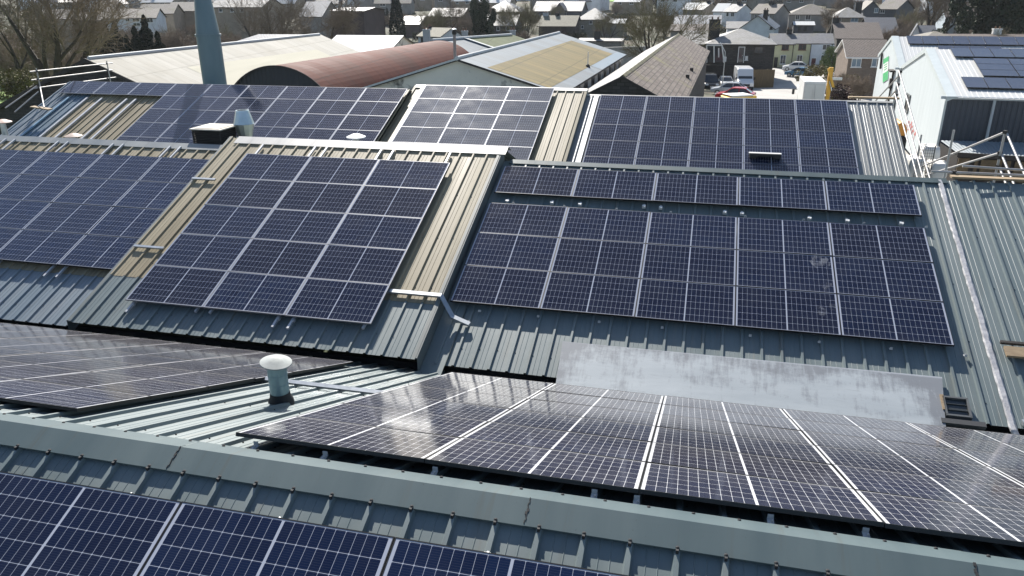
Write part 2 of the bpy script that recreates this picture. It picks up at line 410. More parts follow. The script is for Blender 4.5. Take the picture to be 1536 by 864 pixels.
# ---- near bay -----------------------------------------------------------------
R1Y, R1Z = 4.72, -3.648
near = thing('factory_building', 'near factory roof of green grey ribbed steel with folded ridge cap', 'building', (-3, 5, T(0)))
def childof(b, name, m, par, **k):
    o = b.build(name, m, None, **k); o.parent = par; o.matrix_parent_inverse = par.matrix_basis.inverted(); return o
PH1 = -3.715+.115
X0N, X1N = -16.3, 8.0
b = MB(); roof_sheet(b, X0N, X1N, R1Y, R1Z, -1.6, R1Z-(R1Y+1.6)*TS, PH1, screw=1); childof(b, 'south_roof_slope', [R_GREEN, DARKBROWN], near)
b = MB(); roof_sheet(b, X0N, X1N, R1Y, R1Z, 11.95, R1Z-(11.95-R1Y)*TS, PH1, screw=1); childof(b, 'north_roof_slope', [R_GREEN, DARKBROWN], near)
b = MB(); ridge_cap(b, X0N, X1N, R1Y, R1Z, .235, .26, 0, .047, scallop=True, phase=PH1, joint=3.05, sealed=1)
xs = [PH1+k*RIB for k in range(-34, 34)]
screws(b, [x for x in xs], R1Y, R1Z, -1, .222, 1); screws(b, [x+.1 for x in xs], R1Y, R1Z, 1, .22, 1)
for x in xs:
    if X0N < x < X1N:   # sealing screw and foam end under each rib at the cap edge
        c = Vector((x, R1Y-.243*CS, R1Z+.045-.243*SN)); b.box(c, (.02, .03, .03), 1)
childof(b, 'ridge_cap', [R_CAP, RUBBER], near)
b = MB()
b.box((-4, 11.99, -7.2), (24, .06, 1.15)); childof(b, 'valley_gutter', DARK, near)  # black colour carries the shade of the valley
b = MB(); b.box(((X0N+X1N)/2, -1.4, (T(0)-6.3)/2), (X1N-X0N-.2, .3, 3.2)); b.box((X1N-.15, 5, -7.5), (.25, 12.5, 4)); b.box((X0N+.15, 5, -7.5), (.25, 12.5, 4)); childof(b, 'wall', R_GREEN, near)

# ---- middle bay ---------------------------------------------------------------
R2Y = 17.72
ZM, ZC, ZL = -3.836, -3.545, -3.79
mid = thing('factory_building', 'middle factory roof with raised cream section between two solar arrays', 'building', (-8, 17, T(0)))
PH2 = -4.36
def zpan(zr, y, yr=R2Y): return zr-abs(y-yr)*TS
b = MB(); roof_sheet(b, -4.60, 6.62, R2Y, ZM, 11.66, zpan(ZM, 11.66), PH2, screw=1); childof(b, 'green_roof_slope', [R_GREEN, DARKBROWN], mid)
b = MB(); roof_sheet(b, -12.02, -4.62, R2Y, ZC, 11.41, zpan(ZC, 11.41), -12.0+.06, 0, .034, .795, 1, 2); childof(b, 'raised_cream_roof_slope', [R_BEIGE, R_GREEN, DARKBROWN], mid)
b = MB(); roof_sheet(b, -28.0, -11.99, R2Y, ZL, 11.56, zpan(ZL, 11.56), -12.2, 0, .034, .78, 1, 2); childof(b, 'old_cream_roof_slope', [R_BEIGE, R_BLUEG, DARKBROWN], mid)
b = MB()
roof_sheet(b, -28.0, -12.0, R2Y, ZL, 24.0, zpan(ZL, 24), -12.2); roof_sheet(b, -12, -4.6, R2Y, ZC, 24.0, zpan(ZC, 24), -12.2); roof_sheet(b, -4.6, 6.62, R2Y, ZM, 24.0, zpan(ZM, 24), PH2)
childof(b, 'north_roof_slope', R_GREEN, mid)
# step between the raised section and its neighbours
b = MB()
for xx, zr, sg in ((-4.605, ZC, 1), (-12.025, ZC, -1)):
    lo = (ZM if sg > 0 else ZL)
    q = [(xx, R2Y, zr+.03), (xx, 11.41, zpan(zr, 11.41)+.03), (xx, 11.41, zpan(lo, 11.41)-.05), (xx, R2Y, lo-.05)]
    b = MB(); b.quad(q)
    b.quad([q[0], q[1], (xx-.09*sg, 11.41, zpan(zr, 11.41)+.04), (xx-.09*sg, R2Y, zr+.04)])
    childof(b, 'step_flashing', [mat('step_steel', (.10, .12, .115), .55, 0, (.14, .15, .14), 2)], mid)
b = MB()
b.quad([(-4.6, 11.41, zpan(ZM, 11.41)+.01), (-4.18, 11.41, zpan(ZM, 11.41)+.012), (-4.18, R2Y-.2, zpan(ZM, R2Y-.2)+.012), (-4.6, R2Y-.2, zpan(ZM, R2Y-.2)+.01)])
b.quad([(-4.18, 11.62, zpan(ZM, 11.62)+.005), (-4.16, 11.62, zpan(ZM, 11.62)+.04), (-4.16, R2Y-.2, zpan(ZM, R2Y-.2)+.04), (-4.18, R2Y-.2, zpan(ZM, R2Y-.2)+.005)])
childof(b, 'valley_flashing', R_GREEN, mid)
b = MB(); ridge_cap(b, -4.45, 5.1, R2Y, ZM, .165, .22, 0, .047, scallop=False, joint=3.6); childof(b, 'green_ridge_cap', R_CAP, mid)
b = MB(); ridge_cap(b, -11.75, -4.50, R2Y, ZC, .315, .3, 0, .045, joint=3.7); childof(b, 'pale_ridge_cap', R_CAPPALE, mid)
b = MB(); ridge_cap(b, -28.0, -12.1, R2Y, ZL, .27, .25, 0, .045, joint=3.2); childof(b, 'grey_ridge_cap', R_GREYZ, mid)
# silver foil joint running down the slope, ends hooking over the eave
b = MB()
prev = None
rr = random.Random(3)
for k in range(60):
    y = R2Y-.05-(R2Y-11.62)*k/59; z = zpan(ZM, y)+.012; x = 4.97+.004*math.sin(k*.4)
    row = [Vector((x-.055+rr.uniform(-.008, .008), y, z)), Vector((x-.04, y, z+.035+rr.uniform(-.003, .003))), Vector((x+.025+rr.uniform(-.01, .01), y, z+.038+rr.uniform(-.004, .004))), Vector((x+.06+rr.uniform(-.008, .008), y, z+.004))]
    if prev:
        for i in range(3): b.quad([prev[i], prev[i+1], row[i+1], row[i]])
    prev = row
end = [p+Vector((.10, -.22, -.16)) for p in prev]
for i in range(3): b.quad([prev[i], prev[i+1], end[i+1], end[i]])
childof(b, 'foil_joint', FOIL, mid)
b = MB()   # fascia below the eave, its black is valley shade put into colour
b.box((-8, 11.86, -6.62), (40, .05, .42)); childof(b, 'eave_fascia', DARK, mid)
# painted apron over the lower roof and the valley
b = MB()
def onM(x, y, h): return Vector((x, y, zpan(ZM, y)))+Vector((0, -SN, CS))*h
xa, xb = -2.16, 3.98
top = [onM(xa, 12.40, .075), onM(xb+.12, 12.43, .075)]; bot = [onM(xa+.06, 11.44, .095), onM(xb, 11.44, .095)]
dn = Vector((0, SN, -CS))*.028
b.quad([top[0], top[1], bot[1], bot[0]]); b.quad([bot[0], bot[1], bot[1]+dn, bot[0]+dn]); b.quad([top[1], top[0], top[0]+dn, top[1]+dn])
b.quad([top[0], bot[0], bot[0]+dn, top[0]+dn]); b.quad([bot[1], top[1], top[1]+dn, bot[1]+dn]); b.quad([top[1]+dn, top[0]+dn, bot[0]+dn, bot[1]+dn])
b.quad([bot[0]+dn*.5, bot[1]+dn*.5, bot[1]+Vector((0, -.05, -.16)), bot[0]+Vector((0, -.05, -.16))])
childof(b, 'painted_apron', UPST, mid)
# gable walls
b = MB()
for xx in (6.5, -27.9):
    b.quad([(xx, 11.7, T(0)), (xx, 24, T(0)), (xx, 24, zpan(ZM, 24)-.03), (xx, R2Y, ZM-.03), (xx, 11.7, zpan(ZM, 11.7)-.03)])
childof(b, 'gable_wall', R_GREEN, mid)

# ---- far bay ------------------------------------------------------------------
far = thing('factory_building', 'far factory roof in three stepped lengths behind the middle ridge', 'building', (-10, 30, T(0)))
RXY, ZX = 29.76, -3.728; RYY, ZY = 30.40, -3.630; RZY, ZZ = 30.33, -3.838
b = MB()
zx = lambda y: ZX-abs(y-RXY)*TS
roof_sheet(b, -28.1, -27.05, RXY, ZX, 23.4, zx(23.4), -27.98); childof(b, 'blue_grey_roof_slope', R_BLUEG, far)
b = MB(); roof_sheet(b, -27.05, -26.1, RXY, ZX, 23.4, zx(23.4), -27.98); childof(b, 'blue_roof_slope', roof_metal('faded_blue_steel', (.11, .16, .20), (.16, .21, .245), (.12, .12, .11)), far)
b = MB(); roof_sheet(b, -26.1, -11.62, RXY, ZX, 23.4, zx(23.4), -27.98+RIB*20); childof(b, 'cream_roof_slope', R_BEIGE, far)
b = MB(); roof_sheet(b, -11.64, -4.52, RYY, ZY, 23.6, ZY-(RYY-23.6)*TS, -4.66); childof(b, 'raised_cream_roof_slope', R_BEIGE, far)
b = MB(); roof_sheet(b, -4.6, 6.5, RZY, ZZ, 23.6, ZZ-(RZY-23.6)*TS, 6.3); childof(b, 'pale_grey_roof_slope', R_GREYZ, far)
b = MB()
roof_sheet(b, -28.1, -11.62, RXY, ZX, 36.6, zx(36.6), -28); roof_sheet(b, -11.64, -4.52, RYY, ZY, 36.6, ZY-(36.6-RYY)*TS, -4.66); roof_sheet(b, -4.6, 6.5, RZY, ZZ, 36.6, ZZ-(36.6-RZY)*TS, 6.3)
childof(b, 'north_roof_slope', R_GREEN, far)
b = MB(); ridge_cap(b, -11.6, -4.5, RYY, ZY, .20, .25, 0, .045); childof(b, 'raised_ridge_cap', R_CAPPALE, far)
b = MB(); ridge_cap(b, -4.5, 6.5, RZY, ZZ, .10, .2, 0, .045); childof(b, 'grey_ridge_cap', R_CAPPALE, far)
b = MB()
for xx, za, ya, lo in ((-4.5, ZY, RYY, ZZ), (-11.66, ZY, RYY, ZX)):
    q = [(xx, ya, za+.03), (xx, 23.6, za-(ya-23.6)*TS+.03), (xx, 23.6, za-(ya-23.6)*TS-.33), (xx, ya, za-.33)]; b = MB(); b.quad(q)
    b.quad([q[0], q[1], (xx-.1, q[1][1], q[1][2]+.012), (xx-.1, q[0][1], q[0][2]+.012)] if xx > -8 else [q[0], q[1], (xx+.1, q[1][1], q[1][2]+.012), (xx+.1, q[0][1], q[0][2]+.012)], 1)
    childof(b, 'step_flashing', [mat('step_steel', (.1, .1, .1)), R_BEIGE], far)
b = MB()  # white edge trims beside the arrays
for xx, ya, za in ((-11.2, RYY, ZY), (-4.12, RZY, ZZ)):
    b = MB(); b.prism([(-.09, 0, .01), (.09, 0, .01), (.09, 0, .05), (-.09, 0, .05)], (xx, ya-.1, za-.04+.01), (xx, 23.8, za-(ya-23.8)*TS+.01)); childof(b, 'white_edge_trim', WHITEP, far)
b = MB(); b.prism([(-.02, 0, .01), (.02, 0, .01), (.02, 0, .06), (-.02, 0, .06)], (-4.3, RZY-.15, ZZ-.06), (-4.3, 23.8, ZZ-(RZY-23.8)*TS))
childof(b, 'white_edge_trim', WHITEP, far)
b = MB()
for xx in (6.4, -28.0):
    zr, yr = (ZZ, RZY) if xx > 0 else (ZX, RXY)
    b.quad([(xx, 23.6, T(0)), (xx, 36.6, T(0)), (xx, 36.6, zr-(36.6-yr)*TS), (xx, yr, zr-.03), (xx, 23.6, zr-(yr-23.6)*TS-.03)])
b.quad([(-28, 36.5, T(0)), (6.4, 36.5, T(0)), (6.4, 36.5, -6.3), (-28, 36.5, -6.3)])
childof(b, 'wall', R_GREEN, far)

# ================================================================== SOLAR PANELS
SILVERFR = mat('silver_anodised', (.24, .24, .25), .45, .3)
def panel_proto(silver=False, hazy=0):
    root = thing('solar_panel', None, 'solar panel')
    w2, h2 = .8845, .525
    b = MB(); fw = .009; th = .035
    for sx in (-1, 1): b.box((sx*(w2-fw/2), 0, -th/2+.0015), (fw, 2*h2, th))
    for sy in (-1, 1): b.box((0, sy*(h2-fw/2), -th/2+.0015), (2*(w2-fw), fw, th))
    b.box((0, 0, -.008), (2*(w2-fw), 2*(h2-fw), .004))
    fr = b.build('frame', SILVERFR if silver else BLACKFR, root)
    b = MB(); b.quad([(-w2+fw, -h2+fw, -.001), (w2-fw, -h2+fw, -.001), (w2-fw, h2-fw, -.001), (-w2+fw, h2-fw, -.001)])
    gl = b.build('cell_glass', (GLASS, GLASSD, GLASSF)[hazy], root)
    return root
PROTOS = {}
ORD = ['', 'first', 'second', 'third', 'fourth', 'fifth', 'sixth', 'seventh', 'eighth', 'ninth', 'tenth', 'eleventh', 'twelfth', 'thirteenth', 'fourteenth', 'fifteenth', 'sixteenth', 'seventeenth']
def pix(P):
    q = Vector(P); z = q.dot(fwd)
    if z < .2: return (-9999, -9999)
    return (768+F_PX*q.dot(RT)/z, 432-F_PX*q.dot(UP)/z)
def place_panel(P0, south, i, r, label, group, style, tint):
    P0 = Vector(P0); s = -1 if south else 1
    V = Vector((0, s*CS, -SN)); U = Vector((1, 0, 0))
    c = P0+U*((i+.5)*PW)+V*((r+.5)*PH)
    cs = [pix(c+U*a*.89+V*e*.53) for a in (-1, 1) for e in (-1, 1)]
    if max(p[0] for p in cs) < -200 or min(p[0] for p in cs) > 1760 or min(p[1] for p in cs) > 930: return False
    if style not in PROTOS: PROTOS[style] = o = panel_proto(*style)
    else: o = copy_tree(PROTOS[style])
    o.location = c
    Yl = -V
    Xl = U if south else -U
    Zl = Xl.cross(Yl)
    R = Matrix((Xl, Yl, Zl)).transposed()
    J = Matrix.Rotation(radians(random.uniform(-.3, .3)), 3, 'X') @ Matrix.Rotation(radians(random.uniform(-.22, .22)), 3, 'Y')
    o.rotation_euler = (R @ J).to_euler()
    for ch in o.children:
        if ch.name.startswith('cell_glass'): ch['tint'] = float(tint)
    tag(o, label, 'solar panel', group); return True
ARR = [
 # key, origin, south?, columns, rows, name, row words, count-from
 ('M', (-4.494, 15.9335, -4.398), 1, range(0, 5), 3, 'wide right middle array', ('top', 'middle', 'bottom'), 'L'),
 ('T', (-4.481, 15.9335+1.448*CS, -4.398+1.448*SN), 1, range(0, 5), 1, 'strip under the right middle ridge', ('only',), 'L'),
 ('C', (-11.004, 16.8205, -3.743), 1, range(0, 3), 5, 'raised cream roof array', ('top', 'second', 'middle', 'fourth', 'bottom'), 'L'),
 ('L', (-11.785, 16.8844, -3.9588), 1, range(-5, 0), 4, 'left middle array', ('top', 'second', 'third', 'bottom'), 'R'),
 ('F', (-3.712, 4.1815, -3.6977), 1, range(-3, 3), 2, 'array below the nearest ridge', ('upper', 'lower'), 'R'),
 ('B', (-3.808, 5.0741, -3.6361), 0, range(0, 9), 6, 'large glossy right array', ('nearest', 'second', 'third', 'fourth', 'fifth', 'farthest'), 'L'),
 ('W', (-5.741, 5.3325, -3.741-.055), 0, range(-9, 0), 6, 'glossy left array', ('nearest', 'second', 'third', 'fourth', 'fifth', 'farthest'), 'R'),
 ('X', (-11.655, 29.5435, -3.654), 1, range(-6, 0), 5, 'far left array', ('top', 'second', 'third', 'fourth', 'bottom'), 'R'),
 ('X2', (-11.655, 29.5435, -3.654), 1, range(-9, -6), 1, 'strip above bare cream roofing', ('only',), 'R'),
 ('Y', (-11.092, 30.1612, -3.5649), 1, range(0, 3), 5, 'dusty far centre array', ('top', 'second', 'third', 'fourth', 'bottom'), 'L'),  # pale film on these panels carries painted sun glare
 ('Z', (-3.9455, 30.0764, -3.7789), 1, range(0, 5), 5, 'far right array', ('top', 'second', 'third', 'fourth', 'bottom'), 'L'),
]
for key, P0, so_, cols, rows, nm, rw, cf in ARR:
    cols = list(cols)
    for r in range(rows):
        for i in cols:
            k = (i-cols[0]+1) if cf == 'L' else (cols[-1]-i+1)
            side = 'left' if cf == 'L' else 'right'
            rowtxt = '' if rows == 1 else rw[r]+' row, '
            kk = (ORD[k]+' from '+side) if k > 1 else 'farthest '+side
            lab = 'solar panel in %s%s of the %s' % (rowtxt, kk, nm)
            place_panel(P0, so_, i, r, lab, 'solar panels of the '+nm, (key in ('C', 'X', 'X2', 'Y'), 1 if key == 'Y' else 2 if key in 'BW' else 0), .95 if key == 'F' and i >= 1 else min(1, max(0, random.gauss({'L': .8, 'X': .6, 'X2': .7, 'F': .5}.get(key, .28), .2))))
# ---- rails, clamps on the roofs (parts of the buildings)
def slope_bar(b, x, y0, z0, y1, z1, wd=.045, hh=.045):
    d = Vector((0, y1-y0, z1-z0)).normalized(); n = Vector((1, 0, 0)).cross(d)
    if n.z < 0: n = -n
    pr = [Vector((-wd/2, 0, 0)), Vector((wd/2, 0, 0)), Vector((wd/2, 0, 0))+n*hh, Vector((-wd/2, 0, 0))+n*hh]
    b.prism(pr, (x, y0, z0), (x, y1, z1))
for k in range(0, 3):
    for a in (.09, .91):
        x = -11.004+(k+a)*PW
        b = MB(); y0, y1 = 17.36, 11.72+.18*((k+int(a*2)) % 2)
        slope_bar(b, x, y0, zpan(ZC, y0)+.045, y1, zpan(ZC, y1)+.045); b.box((x+.035, y1+.2, zpan(ZC, y1+.2)+.07), (.03, .05, .05))
        childof(b, 'mounting_rail', ALU, mid)
for k in range(-9, 0):
    for a in (.09, .91):
        x = -11.785+(k+a)*PW
        b = MB(); y0, y1 = 17.52, 12.72
        slope_bar(b, x, y0, zpan(ZL, y0)+.045, y1, zpan(ZL, y1)+.045); childof(b, 'mounting_rail', ALU, mid)
BLUERAIL = mat('pale_blue_rail', (.20, .32, .42), .45, .2)
for x, m_ in ((-26.95, BLUERAIL), (-26.0, ALU), (-25.25, ALU), (-24.0, ALU), (-23.55, ALU), (-22.35, ALU)):
    b = MB(); slope_bar(b, x, 28.4, zx(28.4)+.045, 23.9, zx(23.9)+.045, .085, .05); childof(b, 'mounting_rail', m_, far)
def clamp(par, x, y, z, up):
    b = MB(); b.box((x, y, z+.02), (.05, .07, .004)); b.box((x, y-.025*up, z+.04), (.045, .006, .04)); b.box((x+.01, y+.015*up, z+.03), (.014, .014, .025))
    childof(b, 'mounting_clamp', mat('clamp_zinc', (.45, .46, .46), .5, .2), par)
for k in (-14, -10, -6, -2, 2, 7, 11, 14):
    x = PH1+RIB*k*1.0; y = 4.245; clamp(near, x, y, R1Z-(R1Y-y)*TS+.03, 1)
for k in (0, 2, 5, 9, 10, 13, 15):
    x = PH1+RIB*k; y = 5.03; clamp(near, x, y, R1Z-(y-R1Y)*TS+.03, -1)
for k in (1, 4, 7, 10, 14, 17, 20, 23):
    x = PH2+RIB*k*1.15; y = 16.10; clamp(mid, x, y, zpan(ZM, y)+.03, 1)
    y = 12.93; clamp(mid, x+.1, y, zpan(ZM, y)+.03, 1)

def splash(px, py, r, seed, lab):
    n = Vector((0, -SN, CS)); o = Vector((-4.494, 15.9335, -4.398)); d = ray(px, py); p = d*((o.dot(n)+.004)/d.dot(n)); rr = random.Random(seed)
    U = Vector((1, 0, 0)); V = Vector((0, CS, SN)); K = 26; b = MB()
    pts = [p+U*(cos(2*pi*k/K)*r*rr.uniform(.55, 1.15))+V*(sin(2*pi*k/K)*r*1.25*rr.uniform(.5, 1.2)) for k in range(K)]
    b.quad(pts); tag(b.build('dried_stain', STAIN), lab, 'stain')
STAIN = bpy.data.materials.new('dried_film'); nt_, p_ = nodes(STAIN)
p_.inputs['Base Color'].default_value = (.34, .36, .40, 1); p_.inputs['Roughness'].default_value = .6
nt_.links.new(mth(nt_, 'MULTIPLY', ramp(nt_, noise(nt_, 7, 6), .42, .75), .42), p_.inputs['Alpha'])
splash(1231, 392, .19, 3, 'large pale dried stain on the wide right middle array')
splash(1240, 428, .10, 5, 'small pale dried stain below the largest stain')
splash(1231, 466, .11, 7, 'pale dried stain on the bottom row, left of another stain')
splash(1250, 461, .09, 9, 'pale dried stain on the bottom row, beside the panel joint')
WHITEBR = mat('white_bracket', (.62, .62, .60), .5)
for px, py in ((761, 302), (828, 304.5), (870, 307), (966, 310), (991, 312), (1087, 319), (1113, 321), (1214, 328), (1271, 332), (1352, 336)):
    n_ = Vector((0, -SN, CS)); d_ = ray(px, py); o_ = Vector((0, R2Y, ZM)); p0_ = d_*(o_.dot(n_)+.06)/d_.dot(n_); Rm = Matrix.Rotation(TH, 3, 'X')
    b = MB(); b.box(p0_, (.075, .05, .07), 0, Rm); b.box(p0_+Rm @ Vector((0, .06, -.02)), (.04, .10, .02), 0, Rm); b.box(p0_+Rm @ Vector((.015, -.03, .02)), (.025, .04, .05), 0, Rm)
    childof(b, 'roof_bracket', WHITEBR, mid)
# ---- conduits
def conduit(label, pts, wd=.06, hh=.04, m=STEEL, two=True):
    b = MB()
    for a, c in zip(pts[:-1], pts[1:]):
        a = Vector(a); c = Vector(c); d = (c-a).normalized()
        sd_ = d.cross(Vector((0, SN*-1, CS))).normalized(); n = sd_.cross(d)
        pr = [sd_*-wd/2, sd_*wd/2, sd_*wd/2+n*hh, sd_*-wd/2+n*hh]
        b.prism(pr, a-d*.01, c+d*.01)
    return tag(b.build('cable_tray', m), label, 'cable tray')
yC = 12.86
conduit('silver cable tray stepping down from the raised cream roof beside the step', [(-5.75, yC, zpan(ZC, yC)+.05), (-4.62, yC, zpan(ZC, yC)+.05), (-4.33, yC-.22, zpan(ZM, yC-.22)+.11), (-3.98, yC-.30, zpan(ZM, yC-.30)+.06)], .085, .05)
conduit('short upper cable tray between the left and raised middle arrays', [(-11.98, 15.9, zpan(ZC, 15.9)+.05), (-11.36, 15.9, zpan(ZC, 15.9)+.05)])
conduit('short lower cable tray between the left and raised middle arrays', [(-11.93, 13.52, zpan(ZC, 13.52)+.05), (-11.2, 13.52, zpan(ZC, 13.52)+.05)])
zB = lambda y: R1Z-(y-R1Y)*TS
conduit('grey cable tray across the bright strip behind the capped vent', [(-5.75, 8.5, zB(8.5)+.05), (-3.8, 8.5, zB(8.5)+.05)])

# ================================================================== ROOF FURNITURE
def flue():
    t = thing('flue_stack', 'tall blue grey steel flue stack rising beside the far ridge', 'flue', (-22.9, 33.5, -6))
    c = Vector((-22.80, 33.0, 0)); r = .535
    za, zb_, zc = -1.85, .15, 2.5
    b = MB(); b.lathe(c, [(r, -6), (r, za)], 40); childof(b, 'lower_pipe', FLUEM, t)
    b = MB(); b.lathe(c, [(r, za), (.335, zb_)], 40); childof(b, 'taper', FLUEM, t)
    b = MB(); b.lathe(c, [(.335, zb_), (.335, zc), (.32, zc)], 40); childof(b, 'upper_pipe', FLUEM, t)
    for z, rr_ in ((za, r), (zb_, .335)):
        b = MB(); b.lathe(c, [(rr_, z-.05), (rr_+.045, z-.05), (rr_+.045, z-.01), (rr_+.03, z-.01), (rr_+.03, z+.01), (rr_+.045, z+.01), (rr_+.045, z+.05), (rr_, z+.05)], 40, smooth=False); childof(b, 'flange', FLUEM, t)
flue()
def capped_vent():
    x, y = -4.72, 7.24; z = zB(y)
    t = thing('roof_vent', 'capped round vent pipe on the bright strip between glossy arrays', 'vent', (x, y, z))
    b = MB(); b.lathe((x, y, z), [(.165, -.06), (.15, .05), (.125, .10), (.118, .16)], 28); childof(b, 'base_collar', RUBBER, t)
    b = MB(); b.lathe((x, y, z), [(.114, .08), (.114, .27), (.117, .272), (.117, .282), (.114, .284), (.114, .40), (.117, .402), (.117, .41), (.114, .412), (.114, .55)], 32); childof(b, 'pipe', VENTM, t)
    R = Matrix.Rotation(radians(7), 3, 'Y')
    b = MB(); b.lathe((x, y, z+.56), [(.0, -.004), (.182, -.012), (.190, -.004), (.186, .004), (.10, .034), (.03, .062), (0, .066)], 32, R=R); childof(b, 'cap', mat('cap_galvanised', (.25, .27, .26), .55, .2, (.18, .195, .19), 7), t)
capped_vent()
def louvre_box():
    c = ay(324, 203, 18.5)
    t = thing('roof_turret', 'square louvred roof turret with pale lid at the middle ridge', 'roof vent', (c.x, c.y, c.z-.4))
    wd = .86; h = .40
    b = MB(); b.box((c.x, c.y, c.z-.28), (wd-.1, wd-.1, .96)); childof(b, 'core', DARKBROWN, t)
    b = MB()
    for k in range(9):
        z = c.z-.2+k*.047
        b.box((c.x, c.y-wd/2+.01, z), (wd, .05, .012), 0, Matrix.Rotation(radians(-35), 3, 'X')); b.box((c.x+wd/2-.01, c.y, z), (.05, wd, .012), 0, Matrix.Rotation(radians(-35), 3, 'Y')); b.box((c.x-wd/2+.01, c.y, z), (.05, wd, .012), 0, Matrix.Rotation(radians(35), 3, 'Y'))
    for sx in (-1, 1): b.box((c.x+sx*(wd/2-.02), c.y-wd/2+.02, c.z-.02), (.04, .04, .46))
    childof(b, 'louvre', mat('louvre_brown', (.035, .03, .028), .7), t)
    b = MB(); b.box((c.x, c.y, c.z+.225), (wd+.08, wd+.08, .03)); b.box((c.x, c.y, c.z+.245), (wd-.1, wd-.1, .02)); childof(b, 'lid', mat('lid_stone', (.62, .57, .48), .8, 0, (.5, .45, .38), 7), t)
louvre_box()
def cowl():
    c = ay(366, 186, 19.0)
    t = thing('roof_cowl', 'bright galvanised hourglass cowl standing behind the pale middle ridge', 'cowl', (c.x, c.y, c.z-.5))
    b = MB(); b.lathe(c, [(.15, -.7), (.17, -.42), (.275, .0)], 12, smooth=False); childof(b, 'lower_cone', mat('cowl_base', (.50, .50, .42), .35, .6, (.42, .44, .4), 4), t)
    b = MB(); b.lathe(c, [(.275, .0), (.285, .012), (.275, .02), (.175, .38), (.16, .38)], 12, smooth=False); childof(b, 'upper_cone', mat('cowl_zinc', (.45, .52, .56), .3, .6, (.36, .43, .47), 4), t)
cowl()
def mushroom(px, py, y, lab, col, r=.17):
    c = ay(px, py, y)
    t = thing('roof_vent', lab, 'vent', (c.x, c.y, c.z-.3))
    b = MB(); b.lathe(c, [(.08, -.6), (.08, -.03)], 16); childof(b, 'pipe', STEEL, t)
    b = MB(); b.lathe(c, [(0, -.035), (r, -.035), (r, -.015), (r*.4, .05), (0, .065)], 20); childof(b, 'cap', col, t)
mushroom(110, 203, 18.6, 'pale rusty vent cap peeping over the left middle ridge', mat('cap_rusty', (.50, .40, .33), .6, 0, (.36, .26, .2), 8), .24)
mushroom(534, 204, 18.4, 'white disc vent cap behind the pale raised ridge', WHITEP, .25)
mushroom(3, 182, 18.7, 'stubby vent with rusty cone cap at far left ridge', mat('cap_rust', (.42, .25, .19), .6, 0, (.5, .42, .36), 8), .26)
def ridge_cowl():
    y = 26.45; a = ay(1124, 228.5, y); e = ay(1171.5, 230.5, y); c = (a+e)/2; L = (e-a).x
    zf = ZZ-(RZY-y)*TS+.165; h = c.z-zf
    t = thing('roof_ventilator', 'low black box ventilator with thin white top edge on the far right array', 'roof vent', (c.x, y, zf))
    b = MB(); b.box((c.x, y, c.z-h*.30), (L, .30, h*.56))
    for k in (-1, 1): b.box((c.x+k*L*.38, y, c.z-h*.72), (L*.22, .26, h*.50))
    childof(b, 'body', RUBBER, t, bevel=.012)
    b = MB(); b.box((c.x, y, c.z-.008), (L+.03, .16, .02)); childof(b, 'top_plate', mat('plate_grey', (.5, .5, .49), .6), t)
ridge_cowl()
def hatch():
    t = thing('roof_hatch', 'small dark framed roof hatch beside the painted apron', 'roof hatch', onM(4.18, 11.9, 0))
    b = MB()
    R = Matrix.Rotation(TH, 3, 'X')
    c = onM(4.21, 11.86, .05)
    for sx in (-1, 1): b.box(c+R @ Vector((sx*.17, 0, .02)), (.03, .36, .08), 0, R)
    for sy in (-1, 1): b.box(c+R @ Vector((0, sy*.18, .02)), (.37, .03, .08), 0, R)
    childof(b, 'frame', mat('hatch_grey', (.11, .115, .115), .5), t)
    b = MB(); b.box(c+R @ Vector((0, 0, .01)), (.31, .33, .02), 0, R)
    for k in range(2): b.box(c+R @ Vector((0, -.06+.12*k, .03)), (.30, .012, .02), 0, R)
    childof(b, 'pane', mat('hatch_pane', (.05, .055, .055), .2), t)
    b = MB(); b.box(onM(4.02, 11.92, .06), (.05, .30, .10), 0, R); childof(b, 'timber_block', WOOD, t)
    b = MB(); b.box(onM(4.25, 11.58, .06), (.62, .09, .09), 0, R); childof(b, 'lead_sill', mat('lead_grey', (.06, .06, .06), .6), t)
hatch()
def plank():
    R = Matrix.Rotation(TH, 3, 'X')
    b = MB(); b.box(onM(5.75, 13.06, .11), (1.2, .22, .045), 0, R); b.box(onM(5.75, 13.26, .10), (1.25, .05, .05), 1, R); b.box(onM(5.6, 13.1, .06), (.09, .3, .05), 1, R)
    tag(b.build('timber_plank', [WOOD, DARKBROWN]), 'pale timber plank lying on the ribs at right edge', 'plank')
    t = tag(MB_foil().build('gutter_end', STEEL), 'bright gutter end at the eave below the plank', 'gutter')
def MB_foil():
    b = MB(); b.box(onM(5.65, 11.72, .06), (1.1, .10, .07)); return b
plank()

# ---- scaffold rails
def tubeset(name, label, segs, couplers=(), r=.026, cat='scaffold', ):
    t = thing(name, label, cat, segs[0][0])
    for a, c in segs:
        b = MB(); b.tube(a, c, r, n=10); childof(b, 'tube', TUBE, t)
    for p in couplers:
        b = MB(); b.box(p, (.075, .075, .075), 0, Matrix.Rotation(.5, 3, 'Z')); b.tube(Vector(p)-Vector((.05, 0, 0)), Vector(p)+Vector((.05, 0, 0)), .014, n=6); childof(b, 'coupler', DARKBROWN, t)
    return t
def V3(*a): return Vector(a)
